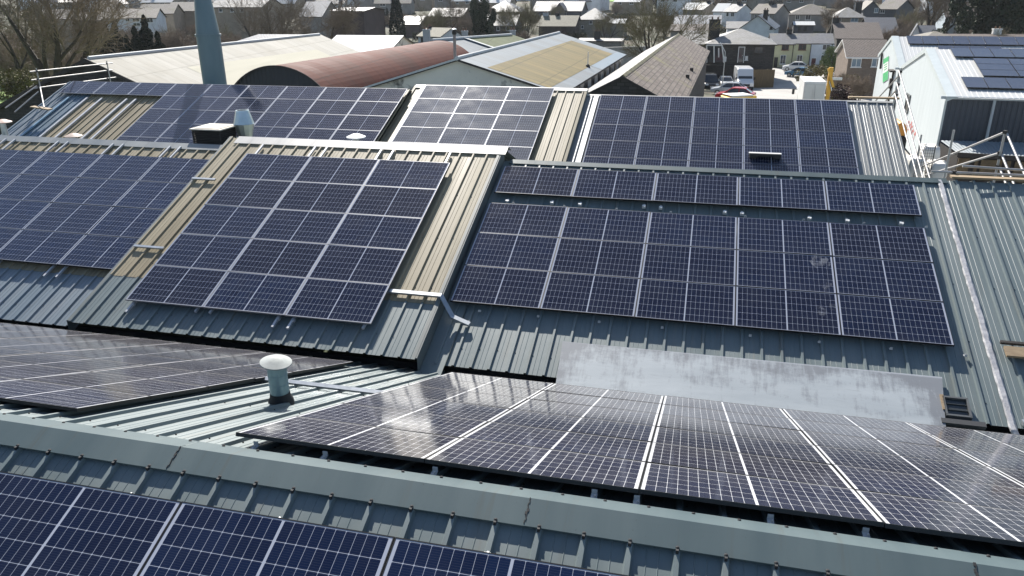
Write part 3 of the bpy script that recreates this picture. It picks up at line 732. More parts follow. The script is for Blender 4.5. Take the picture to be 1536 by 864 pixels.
# left gable of the far bay
xl = -28.15; r0 = V3(xl, RXY, ZX)
A = [ax(44.6, 107.6, xl), ax(47, 120.2, xl), ax(50, 132.7, xl)]; Bq = [ax(168.6, 94.6, xl), ax(168.6, 105, xl), ax(173.4, 116, xl)]
segs = [(a, e) for a, e in zip(A, Bq)]
p0 = ax(55, 106, xl); segs.append((p0+V3(0, 0, .1), V3(xl, p0.y, p0.z-1.6)))
p1 = ax(160.5, 94.5, xl); segs.append((p1+V3(0, 0, .1), V3(xl, p1.y, p1.z-1.4)))
for (qa, qb) in (((55, 129), (8, 162)), ((57.5, 137.5), (22, 168))):
    segs.append((ax(*qa, xl), ax(*qb, xl-.05)))
segs.append((ax(60, 130, xl+.3), ax(66, 161, xl+1.6)))
cp = [ax(55, 107, xl), ax(56, 119, xl), ax(57, 131, xl), ax(160, 95.5, xl), ax(160.5, 106, xl), ax(161, 117.5, xl)]
t = tubeset('scaffold_rail', 'scaffold guard rail of three tubes at far left gable', segs, cp)
b = MB(); c = ax(62, 162, xl+1.2); b.box(c, (.9, .25, .05), 0, Matrix.Rotation(.1, 3, 'Y')); childof(b, 'sole_board', WOOD, t)
# right gable of the far bay
xr = 6.55
def zz(y): return ZZ-abs(y-RZY)*TS
segs = []
for h in (.25, .62, 1.05):
    segs.append((V3(xr, RZY+.1, ZZ+h+.05), V3(xr+.02, 24.2, zz(24.2)+h)))
for h in (.45, .95): segs.append((V3(xr, RZY-.05, ZZ+h), V3(xr, 36.2, zz(36.2)+h)))
segs.append((V3(xr+.05, RZY, ZZ-.9), V3(xr+.05, RZY, ZZ+1.2)))
segs.append((V3(xr+.05, 26.2, zz(26.2)-.9), V3(xr+.05, 26.2, zz(26.2)+1.25)))
t = tubeset('scaffold_rail', 'scaffold guard rail down the far right gable before the white shed', segs, [V3(xr+.04, RZY, ZZ+h) for h in (.27, .64, 1.07)])
b = MB(); b.box((5.9, RZY+.3, ZZ+.12), (1.7, .22, .06)); childof(b, 'board', WOOD, t)
# right gable of the middle bay
xr = 6.72
tp = ax(1507.7, 198.2, xr)
zt = tp.z; y_ = tp.y
def zm(y): return zpan(ZM, y)
h1 = ax(1507.7, 198.2, xr).z-ZM; h2 = ax(1499.9, 229.5, xr).z-ZM
segs = []
q1 = ax(1507.7, 198.2, xr); q2 = ax(1499.9, 229.5, xr); q3 = ax(1497, 250, xr)
segs.append((q1, ax(1380, 251, xr))); segs.append((q2, ax(1388, 263, xr)))
segs.append((q1, V3(xr, q1.y, ZM-.5)))
for q in (q1, q2, q3): segs.append((q+V3(.04, 0, -.03), V3(xr+.04, 12.0, q.z-.03-(q.y-12.0)*TS)))
segs.append((V3(4.85, 17.98, ZM+.13), V3(8.0, 17.98, ZM+.13)))
segs.append((V3(5.4, 17.85, ZM+.30), V3(8.0, 17.95, ZM+.20)))
segs.append((ax(1431, 195, xr-.9)+V3(0, 0, 0), V3(ax(1431, 195, xr-.9).x, ax(1431, 195, xr-.9).y, ZM-2.0)))
t = tubeset('scaffold_rail', 'scaffold guard rail with sloping tubes at right end of middle ridge', segs, [q1, q2, q3, V3(xr, q1.y, ZM+.15), V3(5.3, 17.98, ZM+.13)], .026)
b = MB(); b.box((6.5, 17.82, ZM+.075), (2.6, .22, .04)); childof(b, 'board', WOOD, t)

# ================================================================== SHEDS BEHIND THE FACTORY
def pitched(name, label, cat, x, y0, y1, zr, hw, drop, roofm, wallm, dx=0., parts=None, hwl=None, gable=None, th=.12, over=.25):
    """shed with its ridge along +Y (dx = sideways drift of the ridge over its length)"""
    hwl = hwl or hw
    t = thing(name, label, cat, (x, y0, T(y0)))
    def ridge(y): return Vector((x+dx*(y-y0)/(y1-y0), y, zr))
    sl = drop/hw
    b = MB()
    a, c = ridge(y0-over), ridge(y1+over)
    for sg, W in ((1, hw), (-1, hwl)):
        e0 = a+Vector((sg*W, 0, -sl*W)); e1 = c+Vector((sg*W, 0, -sl*W)); L = (c-a).length; sw = math.hypot(W, sl*W)
        uv = [(0, 0), (L, 0), (L, sw), (0, sw)]
        b.quad([a, c, e1, e0], 0, uv); dz = Vector((0, 0, -th))
        b.quad([a+dz, c+dz, e1+dz, e0+dz], 1); b.quad([a, e0, e0+dz, a+dz], 1); b.quad([c, e1, e1+dz, c+dz], 1); b.quad([e0, e1, e1+dz, e0+dz], 1)
    childof(b, 'roof', [roofm, DARKBROWN], t)
    b = MB(); a, c = ridge(y0), ridge(y1); i = .25; W, Wl = hw-i, hwl-i; g = T(y0)-1
    for p in (a, c):
        b.quad([p+Vector((-Wl, 0, -sl*Wl-th)), p+Vector((W, 0, -sl*W-th)), Vector((p.x+W, p.y, g)), Vector((p.x-Wl, p.y, g))], 0, [(0, 3), (W+Wl, 3), (W+Wl, 0), (0, 0)])
        b.quad([p+Vector((-Wl, 0, -sl*Wl-th)), p+Vector((W, 0, -sl*W-th)), p+Vector((0, 0, -th))], 0, [(0, 3), (W+Wl, 3), (Wl, 3+drop)])
    for sg, W_ in ((1, W), (-1, Wl)):
        b.quad([a+Vector((sg*W_, 0, -sl*W_-th)), c+Vector((sg*W_, 0, -sl*W_-th)), Vector((c.x+sg*W_, c.y, g)), Vector((a.x+sg*W_, a.y, g))], 0, [(0, 3), (30, 3), (30, 0), (0, 0)])
    childof(b, 'wall', gable or wallm, t)
    return t, ridge, sl
RENDER = mat('stained_render', (.74, .68, .59), .9, 0, (.62, .57, .49), .5, grime=(.08, .075, .07), gscale=.9, glo=.56, ghi=.68, bump=.3)
STONE_D = tile_mat('dark_stone', (.045, .042, .04), (.075, .07, .066), (.03, .028, .026), .45, .2, .02, .9)
# A: long white gabled shed
tA, rA, sA = pitched('long_shed', 'long pale roofed gabled shed behind the tall flue', 'shed', -39.57, 44, 73.3, -3.99, 9.9, 4.0, R_CREAMW, STONE_D, 1.58)
b = MB()  # cream translucent sheets let into the sunny slope
for y0, y1, u0, u1 in ((50, 68, .26, .72),):
    P = [rA(y)+Vector((u*9.9, 0, -u*4.0+.012)) for y, u in ((y0, u0), (y1, u0), (y1, u1), (y0, u1))]
    b.quad(P)
childof(b, 'rooflight_sheets', roof_metal('cream_grp', (.40, .375, .285), (.45, .43, .34), (.34, .32, .24), .8, .15), tA)
b = MB(); b.tube(rA(44)+V3(0, 0, .03), rA(73.3)+V3(0, 0, .03), .13, n=8); childof(b, 'ridge_cap', R_WHITE, tA)
b = MB()
for sg in (1, -1):
    a = rA(43.7); e = a+V3(sg*9.9, 0, -4.0); b.prism([(0, -.05, -.22), (0, .05, -.22), (0, .05, .05), (0, -.05, .05)], a, e)
childof(b, 'verge_board', DARKBROWN, tA)
# barrel roof
def barrel():
    t = thing('barrel_shed', 'rust red barrel roofed shed with dark curved end', 'shed', (-25.4, 43, T(43)))
    r = 4.15; zc = -4.16-r; y0, y1 = 43, 68.5; dxx = 1.75
    b = MB(); n = 40
    for k in range(n):
        a0 = radians(-8)+radians(196)*k/n; a1 = radians(-8)+radians(196)*(k+1)/n
        p = [(cos(a), sin(a)) for a in (a0, a1)]
        L = 16
        for j in range(L):
            ya = y0+(y1-y0)*j/L; yb = y0+(y1-y0)*(j+1)/L; xa = -25.44+dxx*j/L; xb = -25.44+dxx*(j+1)/L
            b.quad([(xa+r*p[0][0], ya, zc+r*p[0][1]), (xa+r*p[1][0], ya, zc+r*p[1][1]), (xb+r*p[1][0], yb, zc+r*p[1][1]), (xb+r*p[0][0], yb, zc+r*p[0][1])], 0, None, True)
    childof(b, 'roof', R_RUST, t)
    b = MB()
    for yy, xx in ((y0+.15, -25.43), (y1-.1, -25.44+dxx)):
        # ribbed sheet end wall
        m_ = 60
        for k in range(m_):
            x0_ = -r*.99+2*r*.99*k/m_; x1_ = -r*.99+2*r*.99*(k+1)/m_
            z0_ = zc+math.sqrt(max(0, r*r-x0_*x0_)); z1_ = zc+math.sqrt(max(0, r*r-x1_*x1_)); o0 = -.03 if k % 2 else .0; o1 = 0. if k % 2 else -.03
            b.quad([(xx+x0_, yy+o0, T(43)), (xx+x1_, yy+o1, T(43)), (xx+x1_, yy+o1, z1_-.01), (xx+x0_, yy+o0, z0_-.01)])
    for sg in (-1, 1): b.quad([(-25.44+sg*r*.98, y0, T(43)), (-25.44+dxx+sg*r*.98, y1, T(68)-1), (-25.44+dxx+sg*r*.98, y1, zc), (-25.44+sg*r*.98, y0, zc)])
    childof(b, 'wall', mat('dark_navy_sheet', (.018, .022, .03), .6), t)
    b = MB()
    for k in range(n):
        a0 = radians(-8)+radians(196)*k/n; a1 = radians(-8)+radians(196)*(k+1)/n
        b.tube((-25.44+r*cos(a0), y0, zc+r*sin(a0)), (-25.44+r*cos(a1), y0, zc+r*sin(a1)), .05, n=6, cap=False)
    childof(b, 'edge_trim', DARKBROWN, t)
barrel()
# D: ochre shed
tD, rD, sD = pitched('ochre_shed', 'gabled shed with ochre stained roof and rendered end wall', 'shed', -13.8, 43, 70.8, -3.58, 6.1, 1.80, R_GREYSH, RENDER, .56)
b = MB()
P = [rD(y)+Vector((u*6.1, 0, -u*1.8+.012)) for y, u in ((43.2, .27), (68.2, .27), (68.2, .86), (43.2, .86))]
b.quad(P); childof(b, 'ochre_sheets', R_OCHRE, tD)
b = MB()
P = [rD(y)+Vector((u*6.1, 0, -u*1.8+.013)) for y, u in ((57, .865), (70.8, .865), (70.8, 1.0), (57, 1.0))]
b.quad(P); childof(b, 'slate_blue_sheets', R_BLUEG, tD)
b = MB(); b.tube(rD(42.7)+V3(0, 0, .03), rD(71)+V3(0, 0, .03), .12, n=8); childof(b, 'ridge_cap', R_WHITE, tD)
b = MB(); a = rD(42.72); b.prism([(0, -.04, -.06), (0, .04, -.06), (0, .04, .05), (0, -.04, .05)], a, a+V3(-6.1, 0, -1.8)); childof(b, 'verge_trim', R_WHITE, tD)
b = MB()
for k in range(9):
    y = 46+k*2.8; p = rD(y)+V3(5.86, 0, -2.45); b = MB(); b.box(p, (.06, 1.2, .8)); childof(b, 'window', mat('dim_pane', (.05, .055, .06), .2), tD)
b = MB()
p = rD(42.9)+V3(3.3, 0, -1.5); b.box((p.x+.6, p.y-.02, p.z-.9), (3.2, .05, 1.3)); childof(b, 'timber_infill', mat('ochre_board', (.12, .085, .04), .85), tD)
def flue_pipe():
    c = rD(43.6)
    t = thing('flue_pipe', 'thin grey flue pipe with cowl at the ochre shed gable', 'flue', c)
    b = MB(); b.tube(c+V3(-.4, 0, -.3), c+V3(-.4, 0, 1.25), .085, n=12); childof(b, 'pipe', mat('pipe_brown', (.22, .18, .17), .5), t)
    b = MB(); b.lathe(c+V3(-.4, 0, 1.25), [(.085, 0), (.13, .03), (.13, .18), (.02, .3), (0, .3)], 14); childof(b, 'cowl', DARKBROWN, t)
    b = MB(); b.lathe(c+V3(-.4, 0, 1.53), [(0, .0), (.15, 0), (.15, .03), (0, .09)], 14); childof(b, 'cap', WHITEP, t)
flue_pipe()
def roof_rod():
    c = rD(56)+V3(5.2, 0, -1.5)
    t = thing('roof_vent', 'slim white vent rod on the lower ochre shed roof', 'vent', c)
    b = MB(); b.tube(c, c+V3(0, 0, 1.0), .03, n=8); childof(b, 'rod', WHITEP, t)
    b = MB(); b.lathe(c, [(.18, -.1), (.14, .1), (.05, .16)], 12); childof(b, 'base', RUBBER, t)
roof_rod()
# S: stone slate barn
SLATE_S = tile_mat('stone_slates', (.10, .075, .06), (.205, .165, .135), (.042, .034, .028), .55, .30, .03, .85, moss=(.17, .15, .06), mlo=.54, mhi=.72, mscale=.35)
tS, rS, sS = pitched('slate_barn', 'dark stone barn with weathered brown slate roof', 'barn', -4.45, 43, 85.2, -4.34, 3.3, 1.68, SLATE_S, STONE_D, 1.17, over=.3)
b = MB()
n = 46
for k in range(n):
    y = 42.8+42.5*k/n; p = rS(y); b.prism([(-.16, 0, -.05), (0, 0, .07), (.16, 0, -.05)], p+V3(0, 0, .0), rS(y+.86)+V3(0, 0, .02*(k % 2)))
childof(b, 'ridge_tiles', tile_mat('mossy_ridge', (.25, .21, .08), (.20, .17, .09), (.1, .09, .05), .4, .3, .02), tS)
b = MB(); a = rS(42.72); 
b.quad([a+V3(0, 0, .02), rS(85.4)+V3(0, 0, .02), rS(85.4)+V3(-3.3, 0, -1.66), a+V3(-3.3, 0, -1.66)], 0, [(0, 0), (42, 0), (42, 3.6), (0, 3.6)]); childof(b, 'pale_slates', tile_mat('pale_slates', (.16, .155, .15), (.20, .195, .185), (.10, .10, .095), .42, .3, .02, .7), tS)
for yy, u in ((56, .83), (61, .83)):
    p = rS(yy)+V3(u*3.3, 0, -u*1.68); b = MB(); b.box(p+V3(0, 0, .08), (.25, .35, .3)); childof(b, 'roof_vent', DARKBROWN, tS)
# E: grey and mossy roof behind the barrel
eA = az(652, 60.5, -4.2); eB = az(767, 52.5, -4.2); eM = az(699, 57.5, -4.2)
tE, rE, sE = pitched('mossy_shed', 'low shed with half grey half mossy green roof', 'shed', eA.x, 69.2, eB.y, -4.2, 6.5, 2.0, R_GREYSH, RENDER, eB.x-eA.x)
b = MB(); P = [rE(y)+Vector((u*6.5, 0, -u*2.0+.014)) for y, u in ((eM.y, .0), (eB.y+.2, .0), (eB.y+.2, 1), (eM.y, 1))]; b.quad(P); childof(b, 'mossy_sheets', R_MOSSY, tE)
b = MB(); a = rE(eM.y)+V3(0, 0, .04); b.prism([(0, -.25, 0), (0, .25, 0), (0, .25, .06), (0, -.25, .06)], a, a+V3(6.5, 0, -2.0)); b.tube(rE(69)+V3(0, 0, .04), rE(eB.y)+V3(0, 0, .04), .14, n=8); childof(b, 'white_flashing', R_WHITE, tE)

# sheds with the ridge along X
def cross_shed(name, label, cat, pl, pr, y, ym, drop, roofm, wallm, hip=False, th=.12):
    """ridge from photo point pl to pr at depth y; eave at depth ym"""
    a = ay(*pl, y); c = ay(*pr, y); zr = (a.z+c.z)/2; a.z = c.z = zr
    t = thing(name, label, cat, (a.x, y, T(y)))
    d = y-ym; b = MB()
    hx = d if hip else 0
    f0 = Vector((a.x-hx, ym, zr-drop)); f1 = Vector((c.x, ym, zr-drop)); k0 = Vector((a.x-hx, y+d, zr-drop)); k1 = Vector((c.x, y+d, zr-drop))
    L = (c-a).length; sw = math.hypot(d, drop)
    b.quad([f0, f1, c, a], 0, [(-hx, 0), (L, 0), (L, sw), (0, sw)]); b.quad([k1, k0, a, c], 0, [(0, 0), (L, 0), (L, sw), (0, sw)])
    dz = V3(0, 0, -th)
    b.quad([f0+dz, f1+dz, f1, f0], 1); b.quad([f1+dz, c+dz, c, f1], 1); b.quad([c+dz, k1+dz, k1, c], 1); b.quad([f0+dz, f1+dz, c+dz, a+dz], 1)
    if hip: b.quad([k0, f0, a], 0, [(0, 0), (2*d, 0), (d, sw)])
    childof(b, 'roof', [roofm, DARKBROWN], t)
    b = MB(); g = T(y)-1; i = .2
    fx0, fx1 = f0.x+i, f1.x-i; ze = zr-drop-th
    b.quad([(fx0, ym+i, g), (fx1, ym+i, g), (fx1, ym+i, ze), (fx0, ym+i, ze)], 0, [(0, 0), (L, 0), (L, 3), (0, 3)])
    for xx in (fx0, fx1): b.quad([(xx, ym+i, g), (xx, y+d-i, g), (xx, y+d-i, ze), (xx, ym+i, ze)], 0, [(0, 0), (2*d, 0), (2*d, 3), (0, 3)])
    b.quad([(fx1, ym+i, ze), (fx1, y+d-i, ze), (fx1, y, zr-th)]);
    if not hip: b.quad([(fx0, ym+i, ze), (fx0, y+d-i, ze), (fx0, y, zr-th)])
    childof(b, 'wall', wallm, t)
    return t, a, c, zr
SLATEGREY = tile_mat('grey_slates', (.14, .15, .17), (.18, .19, .205), (.09, .09, .10), .35, .25, .015, .55)
cross_shed('grey_shed', 'grey hipped roof building behind the long pale shed', 'shed', (388, 51), (482, 52), 82, 74, 3.0, SLATEGREY, RENDER, True)
tG, a, c, zr = cross_shed('white_roofed_shed', 'white roofed building with two small rooflights beyond the red barrel', 'shed', (505, 52), (606, 53.5), 82, 73, 2.9, R_WHITE, RENDER)
for pxx, k in ((532, 0), (560, 1)):
    p = ay(pxx, 72, 75.6); p.z = zr-2.9*(82-75.6)/9+.06
    b = MB(); R = Matrix.Rotation(math.atan2(2.9, 9), 3, 'X'); b.box(p, (1.5, 2.4, .14), 0, R); o = childof(b, 'rooflight', DARKBROWN, tG)
    b = MB(); b.box(p+V3(0, 0, .06), (1.15, 2.0, .06), 0, R); childof(b, 'pane', mat('skylight_glass', (.45, .52, .58), .12), o)

# ================================================================== WHITE SHED AT RIGHT
def white_shed(label, cx, cy, ze, zr, hw, L, yawd, rows, gable_items):
    """local: gable at x=0, ridge along +x, front eave at y=0, ridge at y=hw"""
    t = thing('white_shed', label, 'shed', (cx, cy, 0), rz=radians(yawd))
    rise = zr-ze; sl = rise/hw; ang = math.atan(sl)
    b = MB(); n = int(L/.25)
    # roof sheet with raised seams
    for side in (0, 1):
        def P(x, v, h=0):
            y = v*hw if side == 0 else 2*hw-v*hw
            nn = Vector((0, -sin(ang) if side == 0 else sin(ang), cos(ang)))
            return Vector((x, y, ze+v*rise))+nn*h
        x = -.05
        while x < L:
            for x0, x1, h0, h1 in ((0, .20, 0, 0), (.20, .215, 0, .018), (.215, .235, .018, .018), (.235, .25, .018, 0)):
                b.quad([P(x+x0, -.04, h0), P(x+x1, -.04, h1), P(x+x1, 1, h1), P(x+x0, 1, h0)])
            x += .25
    o = b.build('roof', R_WHITE, t)
    b = MB()
    for side in (0, 1):
        y0, y1 = (-.3, hw) if side == 0 else (2*hw+.3, hw)
        b.prism([(-.03, 0, -.22), (.45, 0, .025), (.45, 0, .05), (-.03, 0, .05)], (-.04, y0, ze-.3*sl), (-.04, y1, zr))
    b.build('verge_trim', mat('verge_grey', (.50, .54, .53), .5, 0, (.45, .49, .48), 2), t)
    g = T(cy)
    b = MB(); b.quad([(0, 0, g), (0, 2*hw, g), (0, 2*hw, ze), (0, hw, zr-.02), (0, 0, ze)]); b.quad([(L, 0, g), (L, 2*hw, g), (L, 2*hw, ze), (L, hw, zr-.02), (L, 0, ze)]); b.quad([(0, 2*hw, g), (L, 2*hw, g), (L, 2*hw, ze), (0, 2*hw, ze)])
    wl = b.build('gable_wall', mat('pale_cladding', (.52, .56, .56), .6, 0, (.46, .50, .50), .8, (1, 3, .3), grime=(.34, .36, .35), gscale=1.5, glo=.62, ghi=.8), t)
    b = MB(); x = .02; k = 0
    while x < L:
        b.quad([(x, -.0, g), (x+.10, 0, g), (x+.10, 0, ze-.05), (x, 0, ze-.05)]); b.quad([(x+.10, 0, g), (x+.13, .04, g), (x+.13, .04, ze-.05), (x+.10, 0, ze-.05)]); b.quad([(x+.13, .04, g), (x+.22, .04, g), (x+.22, .04, ze-.05), (x+.13, .04, ze-.05)]); b.quad([(x+.22, .04, g), (x+.25, 0, g), (x+.25, 0, ze-.05), (x+.22, .04, ze-.05)])
        x += .25
    b.build('front_cladding', mat('dark_blue_cladding', (.040, .050, .068), .5, 0, (.052, .064, .082), 1.0), t)
    b = MB(); b.box((L/2-.1, -.13, ze-.09), (L+.4, .14, .14)); b.build('eave_gutter', mat('gutter_grey', (.40, .44, .46), .5), t)
    for xx, r in ((2.15, .075), (8.3, .03)):
        b = MB(); b.tube((xx, -.09, ze-.1), (xx-.0, -.09, g), r, n=10); b.build('downpipe', mat('gutter_grey', (.4, .44, .46)), t)
    b = MB(); b.box((-.01, .02, (g+ze)/2), (.10, .10, ze-g)); b.build('corner_trim', mat('verge_grey', (.5, .54, .53)), t)
    return t, sl, ang
S_C = ay(1421, 143, 44); SY = -4.0
tW, slW, angW = white_shed('white roofed shed with dark blue front nearest the right edge', S_C.x, S_C.y, S_C.z, -3.42, 8.0, 30, SY, None, None)
S_R = Vector((13.06, 60.1, 0))
tW2, _, _ = white_shed('rear white roofed shed with green and white banner', 13.0, 60.3, -5.18, -3.47, 6.0, 30, SY, None, None)
# items on the gables: where the sight line meets the gable plane
def on_gable(t, px, py):
    n = Vector((cos(radians(SY)), sin(radians(SY)), 0)); d = ray(px, py); o = Vector(t.location); o.z = 0
    p = d*((o.dot(n))/d.dot(n)); q = p-o; tv = Vector((-n.y, n.x, 0)); return q.dot(tv), p.z
y0, z0 = on_gable(tW, 1367, 143); y1, z1 = on_gable(tW, 1357, 166)
b = MB(); cy, cz = (y0+y1)/2, (z0+z1)/2; wy, hz_ = abs(y1-y0), abs(z0-z1)
for k in (-1, 1): b.box((-.03, cy+k*(wy/2-.05), cz), (.08, .1, hz_)); b.box((-.03, cy, cz+k*(hz_/2-.05)), (.08, wy-.2, .1))
wo = b.build('window', mat('frame_grey', (.12, .13, .13), .5), tW)
b = MB(); b.box((-.01, cy, cz), (.05, wy-.2, hz_-.2)); b.build('pane', mat('dark_pane', (.02, .022, .025), .15), wo)
# faded red painted marks, two ragged lines of strokes
b = MB(); rr = random.Random(5)
for ca, cb, n in (((1361, 186), (1371, 203), 5), ((1364, 184), (1373, 199), 5)):
    for k in range(n):
        u = k/(n-1); y, z = on_gable(tW, ca[0]+(cb[0]-ca[0])*u, ca[1]+(cb[1]-ca[1])*u)
        for s_ in range(3): b.box((-.012, y+rr.uniform(-.16, .16), z+rr.uniform(-.12, .12)), (.006, rr.choice((.10, .34)), rr.choice((.24, .07))), 0, Matrix.Rotation(rr.uniform(-.4, .4), 3, 'X'))
b.build('painted_marks', mat('faded_red', (.50, .17, .16), .8), tW)
b = MB()
P = [on_gable(tW2, *q) for q in ((1334, 84), (1326, 89), (1325, 124), (1333, 119))]
def lp(u, v):
    a = (P[0][0]+(P[3][0]-P[0][0])*v, P[0][1]+(P[3][1]-P[0][1])*v); c = (P[1][0]+(P[2][0]-P[1][0])*v, P[1][1]+(P[2][1]-P[1][1])*v)
    return (-.05, a[0]+(c[0]-a[0])*u, a[1]+(c[1]-a[1])*u)
for v0, v1, mi in ((0, .22, 0), (.22, .62, 1), (.62, 1, 0)):
    b.quad([lp(0, v0), lp(1, v0), lp(1, v1), lp(0, v1)], mi)
for v0 in (.28, .38, .48): b.quad([(-.055, *lp(.2, v0)[1:]), (-.055, *lp(.8, v0)[1:]), (-.055, *lp(.8, v0+.04)[1:]), (-.055, *lp(.2, v0+.04)[1:])], 0)
e = [lp(0, 0), lp(1, 0), lp(1, 1), lp(0, 1)]
for k in range(4): b.quad([e[k], e[(k+1) % 4], (-.02, *e[(k+1) % 4][1:]), (-.02, *e[k][1:])], 1)
b.build('banner', [mat('banner_green', (.04, .36, .12), .6), WHITEP], tW2)
ya, za_ = on_gable(tW2, 1325.5, 80); yb, zb2 = on_gable(tW2, 1323, 103)
b = MB(); b.tube((-.12, ya, za_), (-.12, yb, zb2), .09, n=6); b.build('drain_pipe', DARKBROWN, tW2)
ya, za_ = on_gable(tW, 1344, 104); b = MB(); b.tube((-.15, ya, za_-.2), (-.15, ya, -9.6), .06, n=8); b.box((-.25, ya, za_-.1), (.4, 1.3, .12)); b.box((-.15, ya, za_-1.0), (.3, .4, .7)); b.build('rainwater_hopper', DARKBROWN, tW)
# panels on the white sheds : portrait modules, frame + glass
def small_panel(t, slope, hw, ze, x, v, label, group, land=False, protos={}):
    wd, hh = (1.70, 1.03) if land else (1.0, 1.70)
    key = land
    ang = math.atan(slope)
    if key not in protos:
        root = thing('solar_panel', None, 'solar panel')
        b = MB(); fw = .014
        for sx in (-1, 1): b.box((sx*(wd/2-fw/2), 0, -.017), (fw, hh, .036))
        for sy in (-1, 1): b.box((0, sy*(hh/2-fw/2), -.017), (wd-2*fw, fw, .036))
        b.build('frame', BLACKFR, root)
        b = MB(); b.quad([(-wd/2+fw, -hh/2+fw, -.002), (wd/2-fw, -hh/2+fw, -.002), (wd/2-fw, hh/2-fw, -.002), (-wd/2+fw, hh/2-fw, -.002)]); b.build('cell_glass', SMALLG, root)
        protos[key] = root; o = root
    else: o = copy_tree(protos[key])
    M = t.matrix_basis @ Matrix.Translation((x, v*math.cos(ang), ze+v*math.sin(ang))) @ Matrix.Rotation(ang, 4, 'X') @ Matrix.Translation((0, 0, .14))
    o.matrix_basis = M
    tag(o, label, 'solar panel', group)
SMALLG = mat('dark_module_glass', (.030, .033, .048), .16, 0, (.045, .048, .065), .7)
def on_roof(t, slope, ze, px, py):
    c_, s_ = cos(radians(SY)), sin(radians(SY)); U = Vector((c_, s_, 0)); V = Vector((-s_, c_, slope)); n = U.cross(V)
    o = Vector((t.location.x, t.location.y, ze)); d = ray(px, py); p = d*(o.dot(n)/d.dot(n)); q = p-o
    return q.dot(U), Vector((q.x, q.y, 0)).dot(Vector((-s_, c_, 0)))*math.sqrt(1+slope*slope)
def rowp(t, sl, ze, px, py, n, nm, step=1.02, land=False, dv=0., vset=None):
    """row whose near left corner stands where the photo shows it"""
    x0, v0 = on_roof(t, sl, ze, px, py); wd, hh = (1.70, 1.03) if land else (1.0, 1.70)
    if vset is not None: v0 = vset
    for k in range(n):
        kk = 'nearest the gable' if k == 0 else ORD[k+1]+' from the gable'
        small_panel(t, sl, 0, ze, x0+wd/2+k*step, v0+hh/2+dv, 'solar panel %s in the %s' % (kk, nm), 'solar panels of the '+nm, land)
zeW = S_C.z
bpy.context.view_layer.update()
rowp(tW, slW, zeW, 1447, 131, 5, 'lowest row, front white shed', vset=.95)
for q in range(3):
    rowp(tW, slW, zeW, 1474, 117.5, 3, ('lower', 'middle', 'upper')[q]+' block row, front white shed', 1.73, True, q*1.05, 2.95)
rowp(tW, slW, zeW, 1429, 84.5, 6, 'upper row, front white shed', vset=6.35)
rowp(tW2, 1.71/6, -5.18, 1361, 63.5, 11, 'top row, rear white shed', vset=4.35)
rowp(tW2, 1.71/6, -5.18, 1405, 70, 4, 'short lower row, rear white shed', vset=2.3)
# lean-to canopy in front of the dark cladding
def leanto():
    p0 = ay(1411, 211, 43.2); p1 = ay(1600, 216, 42.6); f0 = ay(1436, 229, 41.0); f1 = ay(1600, 239, 40.4)
    t = thing('lean_to', 'blue grey corrugated lean to shed before the dark cladding', 'lean-to', (p0.x, 42, T(42)))
    b = MB(); n = 60
    for k in range(n):
        a = k/n; c = (k+1)/n; h0 = .03*(k % 2); h1 = .03*((k+1) % 2)
        b.quad([p0.lerp(p1, a)+V3(0, 0, h0), p0.lerp(p1, c)+V3(0, 0, h1), f0.lerp(f1, c)+V3(0, 0, h1), f0.lerp(f1, a)+V3(0, 0, h0)])
    childof(b, 'roof', R_BLUEG, t)
    b = MB(); g = T(42)
    b.quad([f0+V3(.1, .1, -.12), f1+V3(0, .1, -.12), (f1.x, f1.y+.1, g), (f0.x+.1, f0.y+.1, g)]); b.quad([p0+V3(0, 0, -.1), f0+V3(.1, .1, -.1), (f0.x+.1, f0.y+.1, g), (p0.x, p0.y, g)])
    childof(b, 'wall', DARKBROWN, t)
    b = MB()
    for k, (u, wd) in enumerate(((.08, .5), (.2, .14), (.34, .9), (.5, .16), (.62, .6))):
        c = f0.lerp(f1, u); b.box((c.x, c.y+.03, c.z-.75), (wd, .06, 1.0))
    childof(b, 'boarding', mat('brown_board', (.16, .115, .06), .85, 0, (.10, .07, .04), 3), t)
    b = MB(); b.prism([(0, -.04, -.2), (0, .04, -.2), (0, .04, .02), (0, -.04, .02)], f0, f1); childof(b, 'fascia', DARKBROWN, t)
leanto()
# bulk bags and mesh panel in the gap
BAG = mat('woven_white_bag', (.72, .70, .66), .8, 0, (.62, .60, .55), 3, bump=.5, bscale=6)
def bulk_bag(px0, py0, px1, py1, y, lab):
    a = ay(px0, py1, y); c = ay(px1, py0, y); wd = c.x-a.x; h = c.z-a.z
    t = thing('bulk_bag', lab, 'bulk bag', ((a.x+c.x)/2, y, a.z), 'white bulk bags stacked beside the shed')
    bm = bmesh.new(); bmesh.ops.create_cube(bm, size=1); bmesh.ops.subdivide_edges(bm, edges=bm.edges[:], cuts=5, use_grid_fill=True)
    rr = random.Random(px0)
    for v in bm.verts:
        x, yy, z = v.co; bulge = 1+.16*(1-(2*z)**2)
        r = max(abs(x), abs(yy)); rn = math.hypot(x, yy)
        f = (r/rn)*.35+.65 if rn > .01 else 1
        v.co = Vector((x*f*wd*bulge*.95, yy*f*.9*bulge, (z+.5)*h+rr.uniform(-.02, .02)))
    me = bpy.data.meshes.new('sack'); bm.to_mesh(me); bm.free(); me.materials.append(BAG)
    for p in me.polygons: p.use_smooth = True
    o = bpy.data.objects.new('sack', me); COL.objects.link(o); o.parent = t
    b = MB()
    for sx in (-1, 1): b.tube((sx*wd*.4, -.35, h*.9), (sx*wd*.3, -.2, h*1.12), .025, n=6); b.tube((sx*wd*.3, -.2, h*1.12), (sx*wd*.4, .3, h*.92), .025, n=6)
    b.build('lifting_loop', BAG, t)
bulk_bag(1376, 219, 1408, 248, 34.0, 'white bulk bag on top of the heap behind the wire mesh')
